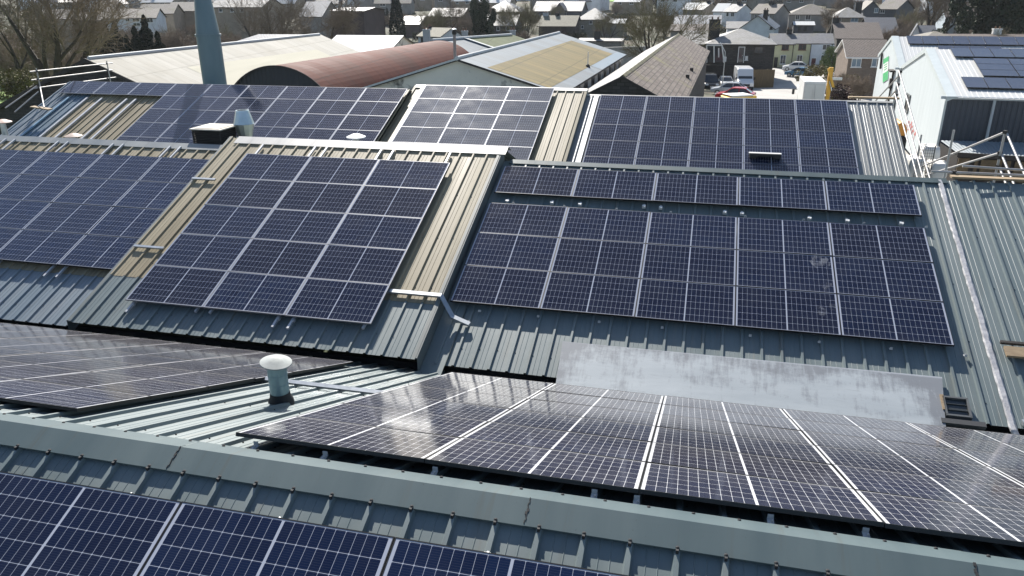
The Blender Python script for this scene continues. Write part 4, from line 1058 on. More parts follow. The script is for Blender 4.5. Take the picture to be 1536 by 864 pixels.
bulk_bag(1357, 236, 1384, 262, 33.0, 'white bulk bag at left of the heap near the roof edge')
bulk_bag(1389, 243, 1419, 268, 32.6, 'white bulk bag at right of the heap under the sloping tube')
def mesh_panel():
    y = 31.8; a = ay(1374, 252, y); c = ay(1403, 221, y); b = MB()
    for k in range(8):
        x = a.x+(c.x-a.x)*k/7; b.tube((x, y, a.z), (x, y, c.z), .008, n=4)
    for k in range(8):
        z = a.z+(c.z-a.z)*k/7; b.tube((a.x, y, z), (c.x, y, z), .008, n=4)
    for x in (a.x, c.x): b.tube((x, y, a.z-2.2), (x, y, c.z+.05), .02, n=6)
    tag(b.build('mesh_fence', mat('dark_wire', (.06, .06, .055), .6)), 'dark wire mesh fence panel in front of the bulk bags', 'fence')
mesh_panel()
def loader():
    y = 38.0; a = ay(1344, 212, y); c = ay(1362, 192, y)
    t = thing('loader', 'small orange machine half hidden behind the far right roof edge', 'machine', ((a.x+c.x)/2, y, a.z-1.2))
    w_ = c.x-a.x; h = c.z-a.z
    b = MB(); b.prism([(-w_/2, 0, 0), (w_/2, 0, 0), (w_/2, 0, h*.45), (w_*.2, 0, h*.85), (-w_*.2, 0, h), (-w_/2, 0, h*.9)], ((a.x+c.x)/2, y, a.z+.25), ((a.x+c.x)/2, y+1.3, a.z+.25)); childof(b, 'hood', mat('machine_orange', (.75, .30, .04), .45), t, bevel=.05)
    b = MB(); b.box(((a.x+c.x)/2, y+.6, a.z-.45), (w_*1.1, 1.4, 1.3)); childof(b, 'chassis', RUBBER, t, bevel=.04)
    for sy in (0, 1.2):
        b = MB(); b.tube((a.x-.05, y+sy, a.z-1.1), (a.x+.25, y+sy, a.z-1.1), .38, n=18); childof(b, 'wheel', RUBBER, t)
loader()
# ================================================================== TOWN
def wall_mat(n, c, c2=None, sc=.6, grime=None):
    return mat(n, c, .9, 0, c2 or tuple(x*.8 for x in c), sc, bump=.3, bscale=8, grime=grime)
W_CREAM = wall_mat('cream_render', (.60, .58, .36)); W_WHITE = wall_mat('white_render', (.66, .68, .70)); W_PALE = wall_mat('pale_blue_render', (.52, .58, .62))
W_BRICK = tile_mat('brown_brick', (.17, .13, .10), (.21, .165, .13), (.14, .12, .10), .22, .075, .008, .9)
W_STONE = tile_mat('grey_stone', (.20, .185, .155), (.27, .25, .21), (.15, .14, .12), .5, .22, .02, .9, moss=(.12, .11, .09), mscale=.5)
W_DSTONE = tile_mat('black_stone', (.05, .046, .043), (.085, .078, .07), (.03, .028, .026), .5, .2, .02, .9)
W_TAN = wall_mat('tan_pebbledash', (.30, .25, .19)); W_GREY = wall_mat('grey_pebbledash', (.24, .23, .215)); W_SLATEY = wall_mat('dark_grey_render', (.10, .105, .115)); W_BROWN = wall_mat('umber_render', (.10, .075, .07))
RS_GREY = tile_mat('welsh_slate', (.095, .10, .108), (.14, .14, .147), (.055, .055, .06), .35, .25, .02, .55, moss=(.13, .125, .095), mscale=.4)
RS_DARK = tile_mat('dark_slate', (.06, .066, .08), (.085, .09, .105), (.04, .042, .05), .35, .25, .02, .5)
RS_TAN = tile_mat('tan_tile', (.165, .145, .125), (.21, .185, .16), (.10, .09, .075), .35, .3, .025, .75, moss=(.14, .13, .085), mscale=.4)
RS_BROWN = tile_mat('brown_pantile', (.125, .10, .085), (.155, .125, .105), (.05, .04, .035), .33, .33, .04, .8)
RS_LIGHT = tile_mat('pale_slate', (.18, .175, .165), (.235, .23, .215), (.12, .115, .11), .4, .3, .02, .6, moss=(.15, .14, .11), mscale=.5)
RS_OCHRE = tile_mat('lichen_slate', (.185, .17, .12), (.225, .21, .155), (.12, .115, .085), .4, .3, .02, .8)
PANE = mat('window_pane', (.035, .042, .05), .08); PANEB = mat('bright_pane', (.16, .22, .27), .08)
REDDARK = mat('maroon_paint', (.10, .025, .025), .5)
CHIM_D = tile_mat('chimney_black', (.05, .047, .045), (.07, .065, .06), (.03, .03, .03), .3, .12, .02, .9)
CHIM_W = wall_mat('chimney_grey', (.40, .42, .45))
def house(name, label, Y, xl, xr, pe, pr, D, rt, wallm, roofm, yaw=0, wins=(), chims=(), doors=(), over=.3, group=None, frame=None, base=None, th=.14, z_off=0):
    a = ay(xl, pe, Y); c = ay(xr, pe, Y); ze = (a.z+c.z)/2; cs = cos(radians(yaw))
    L = (c.x-a.x)/cs
    g = T(Y) if base is None else base
    if yaw < 0: org = Vector((c.x-L*cs, Y+L*sin(radians(-yaw)), 0))
    else: org = Vector((a.x, Y, 0))
    ym = Y+D/2
    zr = ay((xl+xr)/2, pr, ym).z
    if rt == 'Y': zr = ay((xl+xr)/2, pr, Y).z
    t = thing(name, label, 'house', (org.x, org.y, 0), group, radians(yaw)); 
    o = over; b = MB(); dz = V3(0, 0, -th); rise = zr-ze
    if rt == 'X':
        s = rise/(D/2); e = ze-o*s
        A, C = V3(-o, D/2, zr), V3(L+o, D/2, zr); F0, F1, K0, K1 = V3(-o, -o, e), V3(L+o, -o, e), V3(-o, D+o, e), V3(L+o, D+o, e)
        sw = math.hypot(D/2+o, zr-e); uv = [(0, 0), (L, 0), (L, sw), (0, sw)]
        b.quad([F0, F1, C, A], 0, uv); b.quad([K1, K0, A, C], 0, uv)
        for q in ([F0+dz, F1+dz, F1, F0], [F1+dz, C+dz, C, F1], [C+dz, K1+dz, K1, C], [F0, A, A+dz, F0+dz], [A, K0, K0+dz, A+dz], [F0+dz, F1+dz, C+dz, A+dz], [K1+dz, K0+dz, A+dz, C+dz]): b.quad(q, 1)
    elif rt == 'Y':
        s = rise/(L/2); e = ze-o*s
        A, C = V3(L/2, -o, zr), V3(L/2, D+o, zr); F0, F1, K0, K1 = V3(-o, -o, e), V3(L+o, -o, e), V3(-o, D+o, e), V3(L+o, D+o, e)
        sw = math.hypot(L/2+o, zr-e); uv = [(0, 0), (D, 0), (D, sw), (0, sw)]
        b.quad([F1, K1, C, A], 0, uv); b.quad([K0, F0, A, C], 0, uv)
        for q in ([F0, A, A+dz, F0+dz], [A, F1, F1+dz, A+dz], [F1, K1, K1+dz, F1+dz], [K0, F0, F0+dz, K0+dz], [F0+dz, A+dz, C+dz, K0+dz], [A+dz, F1+dz, K1+dz, C+dz]): b.quad(q, 1)
    else:
        h = min(D/2, L/2-.2); s = rise/h; e = ze-o*s
        A, C = V3(h, D/2, zr), V3(L-h, D/2, zr); F0, F1, K0, K1 = V3(-o, -o, e), V3(L+o, -o, e), V3(-o, D+o, e), V3(L+o, D+o, e); sw = math.hypot(h+o, zr-e)
        b.quad([F0, F1, C, A], 0, [(0, 0), (L, 0), (L-h, sw), (h, sw)]); b.quad([K1, K0, A, C], 0, [(0, 0), (L, 0), (L-h, sw), (h, sw)])
        b.quad([K0, F0, A], 0, [(0, 0), (D, 0), (D/2, sw)]); b.quad([F1, K1, C], 0, [(0, 0), (D, 0), (D/2, sw)])
        for p, q in ((F0, F1), (F1, K1), (K1, K0), (K0, F0)): b.quad([p, q, q+dz, p+dz], 1)
        b.quad([F0+dz, F1+dz, K1+dz, K0+dz], 1)
    rf = b.build('roof', [roofm, frame or DARKBROWN], t)
    b = MB(); zt = ze-th*.6; H = zt-g
    for P, Q, LL in ((V3(0, 0, 0), V3(L, 0, 0), L), (V3(L, 0, 0), V3(L, D, 0), D), (V3(L, D, 0), V3(0, D, 0), L), (V3(0, D, 0), V3(0, 0, 0), D)):
        b.quad([P+V3(0, 0, g-.6), Q+V3(0, 0, g-.6), Q+V3(0, 0, zt), P+V3(0, 0, zt)], 0, [(0, 0), (LL, 0), (LL, H), (0, H)])
    if rt == 'X':
        for x in (0, L): b.quad([(x, 0, zt), (x, D, zt), (x, D/2, zr-th)], 0, [(0, H), (D, H), (D/2, H+rise)])
    if rt == 'Y':
        for y in (0, D): b.quad([(0, y, zt), (L, y, zt), (L/2, y, zr-th)], 0, [(0, H), (L, H), (L/2, H+rise)])
    b.build('wall', wallm, t)
    for wn in wins:
        x0, y0, x1, y1 = wn[:4]; fm, pm = (wn[4] if len(wn) > 4 else WHITEP), (wn[5] if len(wn) > 5 else PANE)
        u0, u1 = (x0-xl)/(xr-xl)*L, (x1-xl)/(xr-xl)*L; z1, z0 = ay((x0+x1)/2, y0, Y).z, ay((x0+x1)/2, y1, Y).z
        fw = .07; b = MB(); yy = -.04
        for q in (((u0+u1)/2, z1-fw/2, u1-u0, fw), ((u0+u1)/2, z0+fw/2, u1-u0, fw)): b.box((q[0], yy, q[1]), (q[2], .08, q[3]))
        for u in (u0+fw/2, u1-fw/2): b.box((u, yy, (z0+z1)/2), (fw, .08, z1-z0-2*fw))
        if u1-u0 > .9: b.box(((u0+u1)/2, yy, (z0+z1)/2), (.05, .07, z1-z0-2*fw))
        b.box(((u0+u1)/2, -.07, z0-.05), (u1-u0+.16, .16, .08))
        wo = b.build('window', fm, t)
        b = MB(); b.box(((u0+u1)/2, -.02, (z0+z1)/2), (u1-u0-2*fw, .05, z1-z0-2*fw)); b.build('pane', pm, wo)
    for dn_ in doors:
        x0, y0, x1, y1, fm, pm = dn_
        u0, u1 = (x0-xl)/(xr-xl)*L, (x1-xl)/(xr-xl)*L; z1, z0 = ay((x0+x1)/2, y0, Y).z, ay((x0+x1)/2, y1, Y).z
        b = MB()
        for u in (u0+.05, u1-.05): b.box((u, -.05, (z0+z1)/2), (.10, .1, z1-z0))
        b.box(((u0+u1)/2, -.05, z1-.05), (u1-u0-.2, .1, .1)); b.box(((u0+u1)/2, -.03, (z0+z1)/2), (u1-u0-.2, .06, z1-z0-.12), 1)
        b.box((u1-.25, -.08, (z0+z1)/2-.1), (.04, .06, .14)); b.build('door', [fm, pm], t)
    for ch in chims:
        px, py, wpx = ch[:3]; cm = ch[3] if len(ch) > 3 else CHIM_D; fy = ch[4] if len(ch) > 4 else .5
        u = (px-xl)/(xr-xl)*L; p = ay(px, py, Y+D*fy); wd = wpx*Vector(p).length/F_PX
        b = MB(); b.box((u, D*fy, (p.z+ze-.3)/2), (wd, .75, p.z-ze+.3)); b.box((u, D*fy, p.z-.06), (wd+.14, .9, .12))
        for k in (-1, 1): b.lathe((u+k*wd*.25, D*fy, p.z), [(.11, 0), (.13, .05), (.10, .35), (.07, .35)], 8, 1)
        b.build('chimney', [cm, mat('clay_pot', (.20, .11, .07), .8)], rf)
    return t
# terrace on the far side of the yard
house('terraced_house', 'cream terraced house at left end of the row beyond the car park', 145, 1158, 1191, 65.3, 50, 8, 'X', W_CREAM, RS_GREY, wins=[(1173.5, 66.5, 1184, 75, REDDARK), (1173, 82.5, 1181.5, 96)], doors=[(1164, 86, 1169.5, 102, DARKBROWN, DARKBROWN)], chims=[(1185, 44, 7)])
house('terraced_house', 'cream terraced house in the middle with maroon upper window', 145, 1191.1, 1217, 65.3, 50, 8, 'X', W_CREAM, RS_GREY, wins=[(1198.5, 66.5, 1210, 75, REDDARK), (1198, 82.5, 1206.5, 96)], over=.02)
house('terraced_house', 'white terraced house at right end of the row with dark door', 145, 1217.1, 1252, 65.3, 50, 8, 'X', W_WHITE, RS_GREY, wins=[(1234.5, 66.5, 1246, 75), (1234, 82.5, 1242, 97)], doors=[(1219.5, 86.5, 1228, 102, WHITEP, REDDARK)], over=.02)
for pxx in (1190.6, 1217):
    a = ay(pxx, 66, 144.8); b = MB(); b.tube(a, (a.x, a.y, T(145)), .06, n=6); tag(b.build('downpipe', DARKBROWN), 'dark downpipe between %s terraced houses' % ('the two cream' if pxx < 1200 else 'cream and white'), 'downpipe')
# dark stone hall
house('stone_hall', 'black stone building with pale hipped roof beside the car park', 118, 1060, 1163, 65, 43, 12, 'H', W_DSTONE, RS_LIGHT, wins=[(1120.5, 84, 1124.5, 90, WHITEP, WHITEP), (1133, 70, 1146, 80, DARKBROWN)], doors=[(1109, 70, 1119, 94, WHITEP, PANE)], chims=[(1070, 29, 15, CHIM_D, .35)])
house('stone_wing', 'pale roofed wing at left end of the black stone building', 120, 1022, 1060, 66, 46, 10, 'X', W_DSTONE, RS_LIGHT, over=.1)
def porch():
    Y = 116.2; t = thing('porch_frame', 'white framed glazed porch on the black stone building', 'porch', ay(1072, 110, Y))
    b = MB()
    for (x0, y0), (x1, y1) in (((1060, 68), (1083, 68)), ((1071, 68), (1071, 94)), ((1060, 68), (1060, 94)), ((1083, 68), (1086, 94)), ((1078, 72), (1078, 86))):
        b.tube(ay(x0, y0, Y), ay(x1, y1, Y), .09, n=6)
    childof(b, 'frame', WHITEP, t)
    b = MB(); a, c = ay(1061, 69, Y+.15), ay(1083, 93, Y+.15); b.quad([(a.x, a.y, c.z), (c.x, a.y, c.z), (c.x, a.y, a.z), (a.x, a.y, a.z)]); b.quad([(a.x, a.y+.02, c.z), (c.x, a.y+.02, c.z), (c.x, a.y+.02, a.z), (a.x, a.y+.02, a.z)][::-1]); childof(b, 'pane', PANE, t)
porch()
def fence(label, P, Q, h, m, bw=.15):
    t = thing('board_fence', label, 'fence', P); d = (Q-P); L = d.length; d.normalize(); b = MB(); n = int(L/bw); rr = random.Random(2)
    R = Matrix.Rotation(math.atan2(d.y, d.x), 3, 'Z')
    for k in range(n):
        c = P+d*(k+.5)*bw; b.box(c+V3(0, 0, h/2+rr.uniform(-.02, .02)), (bw*.93, .025, h), 0, R)
    childof(b, 'board_panel', m, t)
    for k in range(int(L/2.4)+1):
        c = P+d*min(L, k*2.4)+Vector((-d.y, d.x, 0))*.08; b = MB(); b.box(c+V3(0, 0, h/2), (.12, .1, h+.1), 0, R); childof(b, 'post', WOOD, t)
    return t
pf = ay(1128, 119, 112); pg = ay(1162, 117, 114)
fence('brown board fence between white van and cream terrace', V3(pf.x, 112, T(112)), V3(pg.x, 114, T(114)), 2.4, mat('fence_brown', (.22, .155, .08), .85, 0, (.15, .11, .06), 2, (5, 5, .4)))
# brick bungalow and big dark roof behind it
house('brick_house', 'brown brick house with pantile roof beside the white shed', 100, 1273, 1334, 84.5, 59, 9, 'X', W_BRICK, RS_BROWN, wins=[(1278.5, 87.5, 1293.5, 100.5, WHITEP, PANEB), (1309, 87, 1317, 100, WHITEP, PANEB)], frame=WHITEP)
house('stone_house', 'large stone house with broad dark mossy roof above the brick house', 152, 1256, 1323, 57, 33.5, 13, 'X', W_DSTONE, RS_BROWN, chims=[(1244+14, 27, 8)])
house('slate_house', 'low house with plain dark slate roof right of the broad mossy roof', 165, 1303, 1347, 50, 26, 12, 'X', W_SLATEY, RS_DARK)
house('gabled_house', 'narrow white gabled house peeping over the rear white shed', 150, 1366, 1381, 55, 37, 9, 'Y', W_WHITE, RS_DARK, yaw=-12)
house('gabled_house', 'dark roofed outbuilding beside the narrow white gable', 152, 1383, 1406, 55, 38, 8, 'X', W_SLATEY, RS_DARK)
house('hipped_house', 'low house with pointed tan hipped roof over the rear white shed', 128, 1390, 1432, 56, 47, 7, 'H', W_TAN, RS_TAN)
house('long_house', 'long low brown roofed house with white chimney beyond the white sheds', 130, 1428, 1560, 58, 51, 8, 'X', W_TAN, RS_BROWN, chims=[(1508, 43, 9, WHITEP)])
# right hand houses up the slope
house('hipped_house', 'tan hipped roof house with white lean to canopy', 215, 1184, 1254, 21, 6, 10, 'H', W_GREY, RS_TAN, wins=[(1194, 22.5, 1200, 30), (1209, 22.5, 1217, 30), (1236, 24, 1242, 31)])
house('lean_to_extension', 'white flat canopy extension below the tan hipped house', 206, 1192, 1221, 37, 32, 5, 'X', W_SLATEY, R_WHITE, wins=[(1198, 39, 1203, 46, DARKBROWN), (1206, 39, 1211, 46, DARKBROWN)])
house('gabled_house', 'tan roofed house turned gable on, left of the tan hipped house', 205, 1128, 1162, 19.5, 6, 7, 'X', W_GREY, RS_TAN, yaw=-33, wins=[(1133, 22, 1138, 30), (1147, 22, 1155, 30)], chims=[(1146, 2, 7)])
house('gabled_house', 'white house with grey roof and pale gable above the stone hall', 225, 1087, 1105, 17, 6, 8, 'X', W_WHITE, RS_GREY, yaw=-33, wins=[(1090, 18.5, 1094, 25), (1097, 18.5, 1102, 25)], chims=[(1096, 2, 5)])
house('gabled_house', 'bright white roofed half of a pair left of the white gable', 231, 1070, 1087, 16.5, 5, 8, 'X', W_WHITE, R_WHITE, yaw=-20)
house('gabled_house', 'brown gabled house between two bright white roofs', 236, 1040, 1054, 14, 4, 8, 'X', W_TAN, RS_GREY, yaw=-36, chims=[(1049, 1, 4)])
house('gabled_house', 'bright white roofed house farthest left of the upper right row', 240, 1024, 1041, 14, 4, 8, 'X', W_GREY, R_WHITE, yaw=-20)
house('gabled_cottage', 'pale blue gabled cottage with dark verge behind the stone hall', 165, 1110, 1161, 42, 23, 14, 'Y', W_PALE, RS_DARK, yaw=-8, wins=[(1155, 40, 1159, 44, DARKBROWN)], chims=[(1144, 15, 6, CHIM_D, .3)])
house('long_shed', 'long low blue grey roofed shed behind the bare tree', 192, 1012, 1080, 36, 22.5, 12, 'X', W_GREY, SLATEGREY)
house('long_house', 'low brown roofed range directly behind the slate barn', 150, 1006, 1062, 45.5, 36, 10, 'X', W_GREY, RS_BROWN)
house('cottage', 'small pale flat roofed cottage left of the pale blue gable', 178, 1091, 1122, 42, 32, 8, 'X', W_WHITE, RS_LIGHT)
house('bungalow', 'grey hipped bungalow with blue windows above the broad dark roof', 192, 1251, 1298, 25, 11, 9, 'H', W_TAN, RS_LIGHT, wins=[(1254, 27, 1263, 32.5, WHITEP, PANEB), (1277, 26, 1288, 33, WHITEP, PANEB)], chims=[(1291, 3, 8)])
house('gabled_house', 'dark gabled house with one bright window near top right', 214, 1296, 1320, 13, 1, 10, 'Y', W_SLATEY, RS_TAN, wins=[(1312, 12, 1318, 19, WHITEP, PANEB)])
house('gabled_house', 'pale roofed house with dark gable near top right', 224, 1320, 1345, 13, -1, 9, 'X', W_SLATEY, RS_TAN, yaw=-38, wins=[(1324, 15, 1330, 20)])
house('villa', 'brown roofed villa with pale walls beside the big evergreen', 192, 1420, 1464, 24, 5, 10, 'X', W_PALE, RS_BROWN, wins=[(1428, 27, 1436, 36), (1440, 27, 1449, 36), (1452, 27, 1460, 36)])
house('gabled_house', 'grey bay fronted house against the big evergreen', 188, 1444, 1466, 22, 11, 8, 'H', W_GREY, RS_TAN, wins=[(1449, 24, 1456, 31)])
# middle
house('hipped_house', 'large stone house with pale hipped roof left of the bare tree', 192, 866, 908, 28, 12, 11, 'H', W_STONE, RS_LIGHT, wins=[(872, 38, 876, 43, WHITEP), (884, 31, 889, 36), (896, 31, 901, 36)], chims=[(908, 26, 6, CHIM_D, .2)])
house('stone_annexe', 'white roofed annexe right of the large stone house', 194, 908, 936, 34.5, 28, 8, 'X', W_STONE, R_WHITE)
house('stone_cottage', 'low stone cottage with black chimney behind the ochre shed', 160, 868, 932, 61, 57, 6, 'X', W_STONE, RS_LIGHT, chims=[(894, 47, 8, CHIM_D, .3)])
house('stone_house', 'lichen roofed house left of the large stone house', 186, 808, 862, 38.5, 23, 10, 'X', W_DSTONE, RS_OCHRE, chims=[(830, 20, 5), (812, 19, 7, CHIM_W)])
house('slate_villa', 'dark slate villa with twin gables at top centre', 250, 800, 872, 16, 2, 12, 'X', W_SLATEY, RS_DARK, wins=[(818, 17, 822, 23), (826, 17, 830, 23), (838, 17, 842, 23), (846, 17, 850, 23)])
house('slate_villa', 'projecting dark gable on the front of the slate villa', 246, 832, 846, 14, 4, 6, 'Y', W_SLATEY, RS_DARK)
house('stone_house', 'pale roofed dark walled house left of centre among bare trees', 196, 717, 772, 37.5, 22, 9, 'X', W_DSTONE, RS_LIGHT, wins=[(730, 40, 735, 46), (745, 40, 750, 46), (759, 40, 764, 46)], chims=[(748, 18, 4)])
house('hipped_house', 'dark slate hipped house above the pale roofed house', 242, 724, 778, 17, 1, 12, 'H', W_SLATEY, RS_DARK)
house('stone_house', 'grey slate house behind the small white cottage', 202, 643, 693, 24, 12, 9, 'X', W_BROWN, RS_GREY)
house('slate_house', 'dark slate roofed house right of the columnar conifer', 194, 600, 628, 36, 24, 9, 'X', W_BROWN, RS_DARK)
house('gabled_cottage', 'small white cottage with cream roof and dormer beyond the red barrel', 130, 622, 660, 54, 41.5, 6, 'X', W_WHITE, RS_OCHRE, yaw=-20, wins=[(627, 57, 633, 64, DARKBROWN)], chims=[(624, 40, 5)])
for pxx, py, wpx, Y, lab in ((639.5, 44, 9, 118, 'pale rendered chimney stack with two pots beyond the barrel roof'), (697, 46, 7.5, 118, 'pale chimney stack at left of the mossy roof ridge'), (769, 45, 7, 122, 'grey chimney stack at far end of the mossy roof')):
    a = ay(pxx, py, Y); wd = wpx*a.length/F_PX; t = thing('chimney_stack', lab, 'chimney', (a.x, Y, T(Y)))
    b = MB(); b.box((a.x, Y, (a.z+T(Y))/2), (wd, .7, a.z-T(Y))); b.box((a.x, Y, a.z-.1), (wd+.15, .85, .14)); childof(b, 'stack', CHIM_W, t)
    for k in (-1, 1):
        b = MB(); b.lathe((a.x+k*wd*.25, Y, a.z), [(.12, 0), (.14, .05), (.10, .4), (.07, .4)], 8); childof(b, 'pot', mat('clay_pot', (.2, .11, .07)), t)
house('stone_house', 'tall dark gabled block behind the white roofed building', 128, 497, 545, 16, 11, 9, 'X', W_BROWN, RS_DARK)
# left
house('white_house', 'white house with broad pale tiled roof above the dark conifers', 150, 152, 212, 27, 13, 9, 'X', W_WHITE, RS_TAN, yaw=24, wins=[(161, 28, 169, 33, DARKBROWN), (178, 27.5, 183, 33), (186, 28, 194, 33), (186, 35, 194, 40), (202, 27, 209, 35)])
house('gabled_house', 'pale tiled house right of the white house on the left', 168, 207, 248, 20, 6, 9, 'X', W_TAN, RS_TAN, yaw=20)
house('gabled_house', 'pale roofed house nearest the top of the flue', 178, 252, 288, 16, 3, 9, 'X', W_TAN, RS_TAN, yaw=20)
house('gabled_house', 'tan roofed house behind the big bare tree', 162, 100, 140, 30, 18, 9, 'X', W_TAN, RS_TAN, yaw=20)
house('gabled_house', 'tan roofed house at far left behind bare branches', 158, 48, 90, 28, 14, 9, 'X', W_TAN, RS_TAN, yaw=20)
house('gabled_house', 'small tan roof peeping above the white house', 205, 138, 164, 13, 2, 9, 'X', W_TAN, RS_TAN, yaw=20)
house('long_house', 'long pale green roofed house right of the flue', 172, 314, 392, 10, -4, 10, 'X', W_TAN, RS_LIGHT, wins=[(328, 12, 333, 18), (345, 12, 350, 18), (360, 12, 365, 18)])
house('slate_house', 'blue grey roofed house between bare trees left of centre', 168, 448, 482, 24, 2, 10, 'X', W_GREY, SLATEGREY)
# houses filling the hillside beyond
rr = random.Random(11); nf = 0
KIND = [('X', W_GREY, RS_TAN, 'tan roofed grey'), ('X', W_WHITE, RS_GREY, 'grey roofed white'), ('H', W_TAN, RS_GREY, 'hipped slate'), ('X', W_TAN, R_WHITE, 'bright roofed tan'), ('H', W_GREY, RS_DARK, 'hipped dark slate'), ('Y', W_WHITE, RS_DARK, 'white gabled'), ('X', W_STONE, RS_LIGHT, 'pale roofed stone')]
for Y, n, pe in ((262, 17, 13), (290, 22, 8), (322, 26, 4), (352, 28, 0), (385, 28, -3)):
    for k in range(n):
        px = 20+1500*(k+rr.uniform(.15, .85))/n; K = KIND[rr.randrange(len(KIND))]; wd = rr.uniform(34, 58)*240/Y
        if Y > 300 and 845 < px < 945: continue
        zc_ = T(Y)+rr.uniform(4.3, 5.4); P = pix((ay(px, 10, Y).x, Y, zc_)); Pr = pix((ay(px, 10, Y).x, Y+4.5, zc_+rr.uniform(2.4, 3.3)))
        if K[0] == 'Y': wd *= .6; Pr = pix((ay(px, 10, Y).x, Y, zc_+3))
        xs_ = [px-wd/2, px+wd/2]; win = [(px-wd*.35, P[1]+1.2, px-wd*.2, P[1]+4.6), (px+wd*.12, P[1]+1.2, px+wd*.27, P[1]+4.6)]
        house('hillside_house', 'distant %s house on the hillside among the upper rows of the town' % K[3], Y+rr.uniform(-9, 9), xs_[0], xs_[1], P[1], Pr[1], 9, K[0], K[1], K[2], yaw=rr.choice((0, -14, -25, 12)), wins=win, chims=[(px+rr.uniform(-.3, .3)*wd, Pr[1]-4, 4)], group='distant %s houses' % K[3])

# ================================================================== TREES AND SHRUBS
BARK = mat('bark', (.035, .028, .022), .95, 0, (.07, .056, .04), 2, bump=.6, bscale=9); TWIG = mat('twig', (.14, .112, .08), .95, 0, (.20, .155, .105), .8); TWIGO = mat('olive_twig', (.17, .155, .065), .95, 0, (.14, .11, .07), .7)
IVY = mat('evergreen_leaf', (.018, .030, .014), .8, 0, (.03, .045, .018), 1.2); CON = mat('conifer_leaf', (.011, .017, .011), .85, 0, (.02, .028, .015), 1.0); BUSHG = mat('bright_shrub_leaf', (.075, .115, .028), .75, 0, (.12, .15, .045), 1.5); BUSHO = mat('olive_shrub_leaf', (.15, .14, .03), .8, 0, (.11, .085, .035), 1.2); BUSHR = mat('bronze_shrub_leaf', (.055, .022, .022), .8, 0, (.03, .02, .018), 1.5)
PURP = mat('purple_twig', (.19, .145, .105), .95, 0, (.24, .185, .13), .7)
def bare_tree(seed, H, r, stems=1, spread=.62, levels=4, twigm=None, lean=.0, ntw=4, tr=.011):
    rr = random.Random(seed); tb = MB(); tw = MB()
    def grow(p, d, L, r, lev):
        n = 3; q = p
        for k in range(n):
            d = (d+Vector((rr.uniform(-1, 1), rr.uniform(-1, 1), rr.uniform(-.3, .6)))*.15).normalized()
            e = q+d*L/n; r1 = max(tr, r*(.86 if k < n-1 else .78))
            (tb if lev < 2 else tw).tube(q, e, r, r1, n=(8 if lev == 0 else 5 if lev < 2 else 3), cap=False)
            q = e; r = r1
            if lev < levels and (k > 0 or lev > 0):
                for _ in range(1 if lev < 2 else 2):
                    a = d.orthogonal().normalized(); a.rotate(Matrix.Rotation(rr.uniform(0, 6.28), 3, d))
                    dd = (d*rr.uniform(.45, .9)+a*spread*rr.uniform(.7, 1.3)+V3(0, 0, .12)).normalized()
                    grow(q, dd, L*rr.uniform(.55, .78), max(tr, r*rr.uniform(.42, .62)), lev+1)
            if lev >= levels:
                for _ in range(ntw):
                    a = Vector((rr.gauss(0, 1), rr.gauss(0, 1), rr.gauss(.25, 1))).normalized(); dd = (d*.6+a).normalized(); l_ = L*rr.uniform(.5, 1.1); w_ = d.cross(dd)
                    if w_.length > .01:
                        w_ = w_.normalized()*tr*.9; m_ = q+dd*l_*.55+a*l_*.06; f_ = q+dd*l_
                        tw.quad([q-w_, q+w_, m_+w_*.7, m_-w_*.7]); tw.quad([m_-w_*.7, m_+w_*.7, f_])
        if lev < levels: grow(q, d, L*.72, max(tr, r*.8), lev+1)
    for s_ in range(stems):
        a = 6.28*s_/max(1, stems)+.5; d = V3(cos(a)*(.28 if stems > 1 else lean), sin(a)*(.28 if stems > 1 else 0), 1).normalized()
        grow(V3(cos(a)*r*(stems > 1), sin(a)*r*(stems > 1), -.3), d, H*.36, r, 0)
    t = thing('bare_tree', None, 'tree'); tb.build('trunk', BARK, t); tw.build('crown', twigm or TWIG, t); return t
